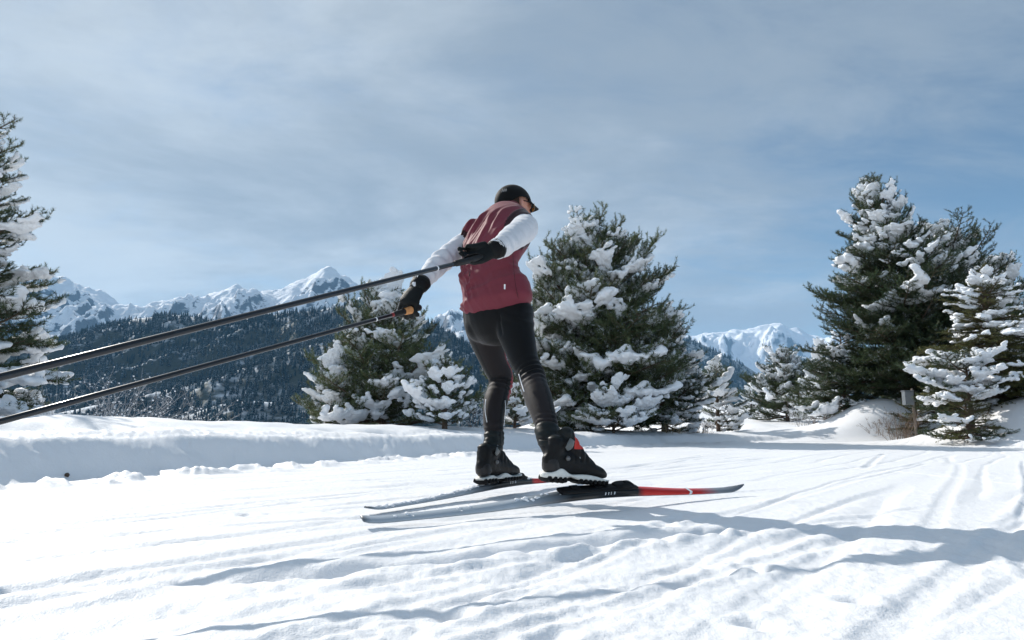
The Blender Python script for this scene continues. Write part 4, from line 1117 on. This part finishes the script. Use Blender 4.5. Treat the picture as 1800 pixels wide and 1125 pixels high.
surf_tube('side_seam', [at(901, 438, 3.10), at(903, 470, 3.045), at(906, 500, 3.03), at(911, 524, 3.04)], .0012, M_vest_dark, vest)

# sleeves
def sleeve(name, C, R, seedv):
    m_ = voxel_union(name, [loft(C, R, (0, 0, 1), 24, 6)], 0.006, 2, .5)
    v, nn = verts_of(m_), normals_of(m_); d_, p_, o_ = near_curve(v, C); a_ = np.arctan2(o_[:, 2], o_[:, 0])
    w = sstep(p_, 1.0, 3.0)
    d = w * 0.006 * np.sin(p_ * 8.5 + 1.5 * np.sin(a_ + seedv) + 3 * perlin(v[:, 0] * 12, v[:, 1] * 12, v[:, 2] * 12)) * (0.4 + perlin(v[:, 0] * 9, v[:, 1] * 9, seedv)) + .003 * perlin(v[:, 0] * 24, v[:, 1] * 30, v[:, 2] * 30)
    d += sstep(p_, len(C) - 2.8, len(C) - 1.2) * .0026 * np.sin(p_ * 30)
    set_verts(m_, v + nn * d[:, None]); m_.materials.append(M_white); return link(name, m_, person)
sleeve('sleeve', armL, rL, 1.0); sleeve('sleeve', armR, rR, 2.6)

# gloves
def glove(g, name='glove', label=None):
    ps, L, y, z, x = g
    m_ = voxel_union(name, ps, 0.0042, 2, .5); m_.materials.append(M_glove); o = link(name, m_, person)
    sc = np.linalg.norm(L(1, 0, 0) - L(0, 0, 0))
    v, f = loft([L(-.036, 0, 0), L(-.030, 0, 0), L(-.010, 0, 0), L(.012, 0, 0)], [(.042 * sc, .038 * sc), (.044 * sc, .040 * sc), (.040 * sc, .035 * sc), (.037 * sc, .026 * sc)], y, 24, 4)
    link('cuff', new_mesh('cuff', v, f, [M_glove]), o)
    v, f = loft([L(-.020, 0, 0), L(-.002, 0, 0)], [(.0425 * sc, .038 * sc), (.041 * sc, .034 * sc)], y, 24, 2)
    link('strap', new_mesh('strap', v, f, [M_rubber]), o)
    return o, L, sc, y
gloL = glove(gL); gloR = glove(gR)
# small white lettering strokes on the cuffs
for go, seq in ((gloR, ((.020, .0395), (.013, .0415), (.006, .0425), (-.001, .0425), (-.008, .0420))), (gloL, ((.012, .0395), (.004, .0408)))):
    L, sc = go[1], go[2]
    for k, (b, c) in enumerate(seq):
        if go is gloR: c = -c
        p1, p2 = L(-.030, b, c), L(-.020, b - .001, c)
        v, f = loft([p1, p2], [.0013 * (1 + .6 * (k % 2))] * 2, (0, 1, 0), 6, 1); link('print_mark', new_mesh('print_mark', v, f, [M_reflect]), go[0] if isinstance(go, tuple) else go)

# cap
def cap_mesh():
    V, F, n, m = [], [], 40, 18
    for i in range(m + 1):
        for j in range(n):
            th = 2 * math.pi * j / n           # 0 = right, pi/2 = front
            fr = math.sin(th)
            edge = 1.62 + 0.42 * max(0, -fr) ** 1.2 - 0.16 * abs(math.cos(th)) ** 3 - 0.10 * max(0, fr)
            ph = edge * i / m
            bul = 1 + .012 * math.cos(3 * th) * math.sin(ph)
            r = math.sin(ph)
            z_ = .098 * math.cos(ph) if ph < 1.57 else .098 * math.cos(ph) * 1.0
            V.append(tuple(hp(.083 * r * math.cos(th) * bul, .103 * r * math.sin(th) * bul - .010, z_ + .022)))
    for i in range(m):
        for j in range(n): F.append((i * n + j, (i + 1) * n + j, (i + 1) * n + (j + 1) % n, i * n + (j + 1) % n))
    return V, F
V, F = cap_mesh(); cm = new_mesh('cap', V, F, [M_capm]); cap = link('cap', cm, person)
sd = cap.modifiers.new('thick', 'SOLIDIFY'); sd.thickness = .004; sd.offset = 1
V, F = [], []; nb, mb = 22, 7
for lay in (0, 1):
    for i in range(mb + 1):
        for j in range(nb + 1):
            a = rad(28 + 124 * j / nb); e = i / mb
            rr, ff = .084 * math.cos(a) * (1 - .10 * e), .097 * math.sin(a) + .066 * e * math.sin(a) ** 1.3
            V.append(tuple(hp(rr, ff - .006, .042 - .020 * e - .026 * (math.cos(a) ** 2) * (.4 + e) - .0035 * lay)))
W = nb + 1
for lay in (0, 1):
    for i in range(mb):
        for j in range(nb):
            q = [i * W + j, i * W + j + 1, (i + 1) * W + j + 1, (i + 1) * W + j]; q = [a + lay * W * (mb + 1) for a in q]; F.append(tuple(q if lay else q[::-1]))
o_ = W * (mb + 1)
for j in range(nb): F.append((mb * W + j, mb * W + j + 1, mb * W + j + 1 + o_, mb * W + j + o_))
for i in range(mb): F.append((i * W, (i + 1) * W, (i + 1) * W + o_, i * W + o_)); F.append((i * W + nb, i * W + nb + o_, (i + 1) * W + nb + o_, (i + 1) * W + nb))
link('brim', new_mesh('brim', V, F, [M_capm]), cap)
# small grey emblem on the back of the cap
for k in range(3):
    a0 = -1.25 + .11 * k; p = [hp(.089 * math.sin(1.15) * math.cos(a0 + d), -.010 + .109 * math.sin(1.15) * math.sin(a0 + d), .022 + .104 * math.cos(1.15) + u) for d, u in ((0, -.010), (.07, .008), (.10, -.008))]
    v, f = loft(p, [.0016] * 3, (0, 0, 1), 6, 2); link('emblem', new_mesh('emblem', v, f, [mat('grey_print', (.30, .30, .30), .5, .3)]), cap)
# hair below the cap, beard, glasses
hair = voxel_union('hair', [ellipsoid(hp(0, -.020, .000), (.0745, .086, .086), HA_, 24, 16)], .006, 1); hair.materials.append(M_hair)
v = verts_of(hair); loc_ = (v - HC_) @ HA_.T
import bmesh
bm = bmesh.new(); bm.from_mesh(hair); bm.verts.ensure_lookup_table()
kill = [f for f in bm.faces if ((lambda c: c[1] > -.022 or c[2] < -.058)(((np.array(f.calc_center_median()) - HC_) @ HA_.T)))]
bmesh.ops.delete(bm, geom=kill, context='FACES'); bm.to_mesh(hair); bm.free()
link('hair', hair, person)
beard = voxel_union('beard', [ellipsoid(hp(0, .024, -.052), (.060, .064, .058), HA_, 24, 16)], .006, 1); beard.materials.append(M_hair)
bm = bmesh.new(); bm.from_mesh(beard)
kill = [f for f in bm.faces if ((lambda c: c[1] < .016 - .25 * (c[2] + .03) or c[2] > -.028 - .10 * abs(c[0]) + (.04 if abs(c[0]) > .05 else 0))(((np.array(f.calc_center_median()) - HC_) @ HA_.T)))]
bmesh.ops.delete(bm, geom=kill, context='FACES'); bm.to_mesh(beard); bm.free()
link('beard', beard, person)
gls = empty('sunglasses', (0, 0, 0)); gls.parent = person
for s in (1, -1):
    v, f = loft([hp(.078 * s, -.004, .014), hp(.076 * s, .035, .016), hp(.066 * s, .078, .014)], [(.0024, .0035)] * 3, tuple(Uh), 8, 3); link('temple_arm', new_mesh('temple_arm', v, f, [M_rubber]), gls)
    v, f = loft([hp(.064 * s, .082, .010), hp(.045 * s, .098, .009), hp(.016 * s, .106, .010)], [(.016, .0016), (.019, .0018), (.015, .0016)], tuple(Uh), 14, 4); link('lens', new_mesh('lens', v, f, [M_lens]), gls)

# boots
M_boot = mat('boot_shell', (0.006, 0.006, 0.0065), 0.45, 0.18, bump=(180, .001), noise=(8, .5, (0.014, 0.014, 0.0145)))
M_bootc = mat('boot_cuff', (0.009, 0.012, 0.012), 0.45, 0.22)
M_sole = mat('white_midsole', (0.72, 0.72, 0.68), 0.55, 0.3, noise=(40, .5, (0.60, 0.60, 0.57)))
M_rpatch = mat('red_patch', (0.55, 0.035, 0.025), 0.5, 0.3)
def box8(x0, x1, y0, y1, z0, z1):
    V = [(x, y, z) for z in (z0, z1) for y in (y0, y1) for x in (x0, x1)]
    return V, [(0, 2, 3, 1), (4, 5, 7, 6), (0, 1, 5, 4), (2, 6, 7, 3), (0, 4, 6, 2), (1, 3, 7, 5)]
def join(ps):
    V, F, o = [], [], 0
    for v, f in ps: V.append(np.asarray(v, float)); F += [tuple(int(a) + o for a in q) for q in f]; o += len(v)
    return np.concatenate(V), F
def hw(x):  # half width of the sole
    return float(np.interp(x, [-.03, -.022, 0, .05, .11, .17, .21, .25, .275, .29, .297], [.010, .026, .034, .036, .033, .040, .045, .043, .034, .022, .008]))
def make_boot(b, lg, right):
    M = boot_frame(b); root = empty('boot', (0, 0, 0)); root.parent = person
    sh = [loft(tf(M, [(-.016, 0, .062), (.0, 0, .066), (.05, 0, .070), (.10, 0, .066), (.15, 0, .056), (.20, 0, .046), (.245, 0, .038), (.275, 0, .031)]),
               [(.024, .030), (.034, .042), (.037, .052), (.037, .050), (.040, .042), (.043, .031), (.040, .024), (.026, .015)], M[:3, 1], 24, 4, 2.3)]
    ank = tf(M, [(.038, 0, .085)])[0]; k = np.array(tuple(lg[0][-1])); k2 = np.array(tuple(lg[0][-2]))
    heel = tf(M, [(-.012, 0, .13)])[0]
    fwd = M[:3, 0]
    sh.append(loft(tf(M, [(.012, 0, .045), (.010, 0, .075), (.014, 0, .11), (.024, 0, .145)]), [(.036, .037), (.035, .036), (.036, .037), (.042, .040)], M[:3, 0], 20, 4))
    sh.append(loft([ank - fwd * .004, (ank * .5 + k * .5) - fwd * .004, k, k * .45 + k2 * .55], [(.050, .040), (.051, .041), (.053, .044), (.055, .047)], fwd, 24, 4))
    sh.append(loft(tf(M, [(.058, 0, .185), (.082, 0, .15), (.115, 0, .115), (.155, 0, .086), (.20, 0, .063)]), [(.030, .030), (.034, .032), (.036, .032), (.037, .028), (.038, .020)], M[:3, 1], 18, 4))
    m_ = voxel_union('shell', sh, .0055, 3, .5); v, nn = verts_of(m_), normals_of(m_)
    lv = (v - M[:3, 3]) @ M[:3, :3]
    cr_ = sstep(lv[:, 2], .10, .15) * (1 if not right else .5)
    dsp = cr_ * .0030 * perlin(v[:, 0] * 14, v[:, 1] * 14, v[:, 2] * 70) + .001 * perlin(v[:, 0] * 60, v[:, 1] * 60, v[:, 2] * 60)
    inst = np.exp(-((lv[:, 0] - .12) / .05) ** 2) * sstep(lv[:, 2], .07, .09); dsp += inst * .003 * np.sin(lv[:, 0] * 240)
    set_verts(m_, v + nn * dsp[:, None])
    m_.materials.append(M_boot); m_.materials.append(M_bootc); m_.materials.append(M_rpatch)
    def fm(c):
        l = (c - M[:3, 3]) @ M[:3, :3]; o = (l[:, 2] > .155).astype(int)
        if right: o[(l[:, 0] > .086) & (l[:, 2] > .125) & (l[:, 2] < .185)] = 2
        return o
    set_mats(m_, fm); shell = link('shell', m_, root)
    # white midsole with its wavy upper edge
    xs = np.linspace(-.03, .297, 56); V = []
    for x in xs:
        w = hw(x) + .003
        top = (.022 + .022 * math.exp(-((x - .035) / .032) ** 2) + .006 * math.exp(-((x - .16) / .05) ** 2) - .010 * sstep(np.array(x), .2, .29)) if right else (.014 + .012 * math.exp(-((x - .03) / .028) ** 2) + .017 * math.exp(-((x - .135) / .035) ** 2) + .006 * sstep(np.array(x), .22, .29))
        bot = .004 + (.010 * math.exp(-((x - .085) / .03) ** 2) if right else .002)
        V += [(x, -w * .86, bot), (x, w * .86, bot), (x, w, bot + .006), (x, w * 1.0, top - .004), (x, w * .93, top), (x, -w * .93, top), (x, -w, top - .004), (x, -w, bot + .006)]
    F = [(i * 8 + j, i * 8 + (j + 1) % 8, (i + 1) * 8 + (j + 1) % 8, (i + 1) * 8 + j) for i in range(55) for j in range(8)] + [tuple(range(8))[::-1], tuple(55 * 8 + j for j in range(8))]
    mid = new_mesh('midsole', tf(M, V), F, [M_sole]); link('midsole', mid, root)
    # black outsole lugs
    for i, x in enumerate(list(np.linspace(-.014, .055, 4)) + list(np.linspace(.135, .262, 7))):
        w = hw(x) + .0045
        big = i < 4
        v, f = loft(tf(M, [(x, -w, .003), (x, -w * .5, -.003), (x, w * .5, -.003), (x, w, .003)]), [(.0085, .011 if big else .009)] * 4, M[:3, 0], 8, 1, 3.0)
        link('sole_lug', new_mesh('sole_lug', v, f, [M_rubber], smooth=False), root)
    v, f = join([loft(tf(M, [(x_, 0, .001) for x_ in (-.02, .04, .1, .2, .285)]), [(.026, .006), (.033, .006), (.026, .006), (.038, .006), (.022, .006)], M[:3, 1], 12, 3)])
    link('outsole', new_mesh('outsole', v, f, [M_rubber]), root)
    # heel counter, ankle strap and buckle
    v, f = loft(tf(M, [(.010, 0, .040), (.006, 0, .06), (.009, 0, .078)]), [(.035, .039), (.035, .038), (.032, .035)], M[:3, 0], 20, 4)
    link('heel_counter', new_mesh('heel_counter', v, f, [mat('heel_grey', (.016, .015, .016), .4, .3)]), root)
    sd_ = -1 if right else -1
    v, f = loft([ank * .35 + k * .65 + fwd * .056 * math.cos(a) + M[:3, 1] * .049 * math.sin(a) for a in np.linspace(0.3, 2 * math.pi - .3, 16)], [(.012, .0028)] * 16, (0, 0, 1), 8, 2)
    link('cuff_strap', new_mesh('cuff_strap', v, f, [M_bootc]), root)
    bk = tf(M, [(.040, -.046, .120), (.052, -.048, .135), (.062, -.046, .158)])
    v, f = loft(bk, [(.011, .003), (.016, .0035), (.013, .003)], M[:3, 0], 12, 4); link('buckle', new_mesh('buckle', v, f, [mat('buckle_grey', (.10, .11, .11), .3, .6)]), root)
    v, f = loft(tf(M, [(.055, -.040, .085), (.055, -.0445, .085)]), [.010, .009], M[:3, 0], 14, 1); link('rivet', new_mesh('rivet', v, f, [mat('rivet_grey', (.12, .12, .12), .3, .6)]), root)
    return root, M
bL_, ML = make_boot(bootL, legL, False); bR_, MR = make_boot(bootR, legR, True)
# white glyph strokes along the vamp of the near boot and behind its heel
for k in range(6):
    x = .118 + .019 * k; yb, zb = -.034 + .002 * k, .088 - .0078 * k
    segs = [[(x, yb, zb), (x + .002, yb + .012, zb + .010)]]
    if k in (0, 2, 4): segs.append([(x + .002, yb + .012, zb + .010), (x + .009, yb + .012, zb + .0065)])
    if k in (3, 4, 5): segs.append([(x, yb, zb), (x + .007, yb, zb - .003)])
    for sg in segs:
        v, f = loft(tf(MR, [tuple(np.array(p) + (0, -.004, .002)) for p in sg]), [.0011] * 2, (0, 0, 1), 5, 1); link('lettering', new_mesh('lettering', v, f, [M_reflect]), bR_)

# ------------------------------------------------------------------ skis
def ski_mat(name, stops, rough=.3):
    m = bpy.data.materials.new(name); m.use_nodes = True; nt = m.node_tree; b = nt.nodes['Principled BSDF']
    b.inputs['Roughness'].default_value = rough; b.inputs['Specular IOR Level'].default_value = .2
    t = nt.nodes.new('ShaderNodeTexCoord'); s = nt.nodes.new('ShaderNodeSeparateXYZ'); nt.links.new(t.outputs['Object'], s.inputs[0])
    d = nt.nodes.new('ShaderNodeMath'); d.operation = 'DIVIDE'; d.inputs[1].default_value = 1.92; nt.links.new(s.outputs[0], d.inputs[0])
    c = nt.nodes.new('ShaderNodeValToRGB'); e = c.color_ramp.elements
    for i, (p, col) in enumerate(stops):
        x = e[i] if i < 2 else e.new(p)
        x.position = p; x.color = (*col, 1)
    nt.links.new(d.outputs[0], c.inputs[0]); nt.links.new(c.outputs[0], b.inputs['Base Color']); return m
GR, BK, RD, DG = (.40, .45, .50), (.010, .013, .016), (.52, .018, .014), (.10, .12, .14)
M_ski = ski_mat('ski_topsheet', [(0, DG), (.015, GR), (.30, GR), (.44, BK), (.625, BK), (.645, RD), (.83, RD), (.90, (.22, .24, .27)), (1, DG)])
M_base = mat('ski_base', (.20, .24, .28), .4, .35, noise=(30, .8, (.34, .38, .42)))
def make_ski(label, tail, head, roll, t_boot, zoff, far=False):
    d = np.array(head) - np.array(tail); yaw = math.atan2(d[1], d[0]); L = 1.92
    root = empty('ski', tuple(tail), 0); root.rotation_euler = (roll, 0, 0)
    root.rotation_mode = 'XYZ'; root.matrix_world = Matrix.Translation(tuple(tail)) @ Matrix.Rotation(yaw, 4, 'Z') @ Matrix.Rotation(-math.atan2(d[2], math.hypot(d[0], d[1])), 4, 'Y') @ Matrix.Rotation(roll, 4, 'X')
    tag(root, label, 'ski', 'the skier\'s pair of skis')
    cam_ = .017 if far else .026
    hT = lambda t: .008 + .025 * math.exp(-((t - .52) / .22) ** 2)
    zT = lambda t: cam_ * math.exp(-((t - .52) / .25) ** 2)
    xs = np.linspace(0, L, 110); V, Vb = [], []
    for x in xs:
        t = x / L; w = .0215 * (1 - .05 * math.cos(t * 9)) * (min(1, ((L - x) / .09) ** .6) if x > L - .09 else 1) * (min(1, .75 + x / .05) if x < .05 else 1) + .0006
        h = hT(t)
        z = zT(t) + (.024 * ((t - .93) / .07) ** 2.0 if t > .93 else 0) + (.008 * ((.04 - t) / .04) ** 2 if t < .04 else 0)
        if x > L - .09: h *= .5 + .5 * (L - x) / .09
        V += [(x, -w, z + .0022), (x, w, z + .0022), (x, w * .97, z + h * .6), (x, w * .74, z + h), (x, -w * .74, z + h), (x, -w * .97, z + h * .6)]
        Vb += [(x, -w * 1.01, z), (x, -.004, z), (x, -.003, z + .001), (x, .003, z + .001), (x, .004, z), (x, w * 1.01, z), (x, w * 1.01, z + .002), (x, -w * 1.01, z + .002)]
    F = [(i * 6 + j, i * 6 + (j + 1) % 6, (i + 1) * 6 + (j + 1) % 6, (i + 1) * 6 + j) for i in range(109) for j in range(6)] + [tuple(range(6))[::-1], tuple(109 * 6 + j for j in range(6))]
    link('ski_body', new_mesh('ski_body', V, F, [M_ski]), root)
    F = [(i * 8 + j, i * 8 + (j + 1) % 8, (i + 1) * 8 + (j + 1) % 8, (i + 1) * 8 + j) for i in range(109) for j in range(8)] + [tuple(range(8))[::-1], tuple(109 * 8 + j for j in range(8))]
    link('running_base', new_mesh('running_base', Vb, F, [M_base], smooth=False), root)
    x0 = t_boot * L; dz = zT(t_boot) + hT(t_boot) - .034
    # binding: plate, toe block, latch, rubber bumper
    v, f = loft([(x0 - .30, 0, .036 + dz), (x0 - .28, 0, .038 + dz), (x0 + .05, 0, .038 + dz), (x0 + .085, 0, .033 + dz)], [(.019, .006), (.022, .008), (.022, .008), (.016, .004)], (0, 1, 0), 12, 2, 4.0); link('binding_plate', new_mesh('binding_plate', v, f, [M_rubber]), root)
    v, f = loft([(x0 - .03, 0, .044 + dz), (x0 - .005, 0, .047 + dz), (x0 + .03, 0, .047 + dz), (x0 + .06, 0, .042 + dz), (x0 + .10, 0, .034 + dz)], [(.018, .008), (.024, .010), (.023, .011), (.020, .008), (.012, .003)], (0, 1, 0), 14, 4, 3.0); link('toe_block', new_mesh('toe_block', v, f, [M_rubber]), root)
    v, f = loft([(x0 + .02, 0, .058 + dz), (x0 + .05, 0, .055 + dz), (x0 + .075, 0, .045 + dz)], [(.010, .004), (.014, .005), (.010, .003)], (0, 1, 0), 10, 3, 3.0); link('latch', new_mesh('latch', v, f, [M_rubber]), root)
    for q in (-.24, -.12):
        v, f = box8(x0 + q - .02, x0 + q + .02, -.012, .012, .040 + dz, .052 + dz); link('sole_rest', new_mesh('sole_rest', v, f, [M_rubber], smooth=False), root)
    # printing on the side
    for k, (dx, w_) in enumerate(((-.04, .004), (-.023, .0022), (-.009, .0022), (.008, .005))):
        yy = -.0218
        v, f = box8(x0 - .05 + dx, x0 - .05 + dx + w_, yy - .0014, yy + .004, zT(.5) + .014, zT(.5) + .025); link('side_mark', new_mesh('side_mark', v, f, [M_reflect], smooth=False), root)
    xb = .795 * L; hh_ = hT(.795)
    V = []
    for x in (xb, xb + .016):
        z = zT(.795); w = .0216
        V += [(x - .01, -w * 1.02, z + .003), (x - .004, -w * .99, z + hh_ * .62), (x, -w * .75, z + hh_ + .0012), (x, w * .75, z + hh_ + .0012), (x, w * 1.0, z + hh_ * .62)]
    link('white_band', new_mesh('white_band', V, [(i, i + 1, i + 6, i + 5)[::-1] for i in range(4)], [M_reflect], smooth=False), root)
    # snow stuck on the ski
    rs = np.random.RandomState(3 if far else 4); ps = []
    for _ in range(60 if not far else 200):
        t = rs.beta(1.1, 1.6) * .62 if not far else rs.beta(1.2, 1.2) * .66
        x = t * L; h = hT(t)
        if perlin(np.array([x * 5.0]), np.array([1.0 + far]), 0)[0] < (-.02 if not far else -.25) and x < .9: continue
        if abs(x - x0 + .1) < .16 and rs.rand() < .75: continue
        ps.append(ball((x, rs.uniform(-.012, .014), h + zT(t)), rs.uniform(.005, .0125) * (1.2 if far else .9), .45, rs))
    if ps:
        sm = voxel_union('caked_snow', ps, .0035, 2); sm.materials.append(M_snow); so = link('caked_snow', sm, root); so['kind'] = 'stuff'
    return root
make_ski('nearer red and black ski, tilted on its edge with the grey base showing', (-.485, 2.27, .006), (1.10, 3.35, .016), rad(22), .575, 0)
make_ski('red and black ski farther from the camera, lying flat under the left boot', (-.53, 2.575, .006), (.455, 4.24, .010), rad(3), .56, 0, True)

# ------------------------------------------------------------------ poles
M_pole = mat('carbon_shaft', (.007, .010, .015), .32, .35, coat=.25)
M_grip = mat('grip_rubber', (.012, .012, .013), .6, .3)
M_cork = mat('cork', (.62, .30, .12), .7, .2, noise=(120, 1, (.45, .20, .08)))
def make_pole(label, pa, pb, extra, grip_back, cork):
    a, b = np.array(tuple(pa)), np.array(tuple(pb)); d = b - a; d /= np.linalg.norm(d)
    root = empty('ski_pole', tuple(a)); tag(root, label, 'ski pole', 'the skier\'s two poles')
    P = lambda s, off=(0, 0, 0): tuple(d * s + np.array(off))
    L = np.linalg.norm(b - a) + extra
    def seg(nm, s0, s1, r0, r1, m, n=14):
        v, f = loft([P(s0), P(s0 * .5 + s1 * .5), P(s1)], [r0, (r0 + r1) / 2, r1], (0, 0, 1), n, 2); return link(nm, new_mesh(nm, v, f, [m]), root)
    seg('shaft', .02, L, .0088, .0088, M_pole)
    g = seg('grip', -grip_back, .045, .0155, .0125, M_grip)
    if cork: seg('cork_grip', -.06, -.022, .0185, .0165, M_cork)
    seg('shaft_band', .16, .166, .0091, .0091, M_reflect)
    seg('logo_band', .055, .066, .0098, .0096, mat('red_band', (.25, .03, .03), .4, .4) if cork else M_grip)
    # basket and steel tip beyond the frame
    v, f = loft([P(L - .03), P(L - .022), P(L - .016)], [.012, .028, .006], (0, 0, 1), 16, 2); link('basket', new_mesh('basket', v, f, [M_grip]), root)
    seg('tip', L - .016, L + .035, .006, .0018, mat('steel', (.6, .6, .6), .25, .5, metal=1.0))
    sv_, sf = loft([P(.0, (0, 0, .014)), P(-.03, (0, 0, .019)), P(-.075, (0, 0, .020)), P(-.10, (0, 0, .015))], [(.009, .0016)] * 4, (0, 1, 0), 8, 4); link('hand_strap', new_mesh('hand_strap', sv_, sf, [M_grip]), root)
    return root
make_pole('black ski pole trailing from the raised right glove, the upper of the two', at(814, 460, 2.635), at(0, 663, 1.42), .10, .13, False)
make_pole('black ski pole with cork-coloured grip in the lowered left glove, the lower one', at(706, 549, 3.00), at(0, 741, 1.80), .10, .12, True)

# ------------------------------------------------------------------ small things
ub = at(1597, 700, 17.2); zb_ = gz(ub.x, ub.y)
root = empty('utility_box', (ub.x, ub.y, zb_)); tag(root, 'small grey metal box on a post among the twigs on the right bank', 'utility box')
M_box = mat('grey_paint', (.16, .18, .20), .5, .4, noise=(12, .5, (.12, .135, .15)))
M_post = mat('weathered_post', (.17, .14, .12), .9, .1, noise=(12, 1, (.24, .21, .19)))
h0 = at(1597, 712, 17.2).z - zb_; h1 = at(1597, 688, 17.2).z - zb_
v, f = box8(-.12, .10, -.07, .09, h0, h1); bx_ = link('cabinet', new_mesh('cabinet', v, f, [M_box], smooth=False), root)
bv = bx_.modifiers.new('b', 'BEVEL'); bv.width = .012; bv.segments = 2
v, f = box8(-.13, .11, -.08, .10, h1 + .002, h1 + .022); link('lid', new_mesh('lid', v, f, [M_box], smooth=False), root)
v, f = box8(-.10, .08, -.0745, -.0705, h0 + .03, h1 - .03); link('door_panel', new_mesh('door_panel', v, f, [M_box], smooth=False), root)
v, f = loft([(.14, .05, -.3), (.14, .05, h0 * .5), (.135, .05, h1 + .06)], [.035, .033, .030], (1, 0, 0), 10, 2); link('post', new_mesh('post', v, f, [M_post]), root)
pc = at(120, 812, 4.3); z_ = gz(pc.x, pc.y)
ps = [ellipsoid((0, 0, 0), (.006 + .003 * math.sin(k), .006 + .003 * math.cos(k), .005)) for k in range(1)]
rs = np.random.RandomState(5); cv = []
for k in range(24):
    a = k * 2.4; zz2 = .004 + k * .0011; r_ = .011 * math.sin(min(1, (k + 4) / 26) * 2.9) + .002
    v, f = ellipsoid((r_ * math.cos(a) * .6, r_ * math.sin(a) * .6, zz2), (r_ * .6, r_ * .6, .003), None, 7, 5); cv.append((v, f))
v, f = join(cv); link('pine_cone', new_mesh('pine_cone', v, f, [M_bark]), None, (pc.x, pc.y, z_ - .004), (rad(70), 0, .6))
tag(bpy.data.objects['pine_cone'], 'tiny dark pine cone stuck in the shaded face of the snow bank', 'pine cone')
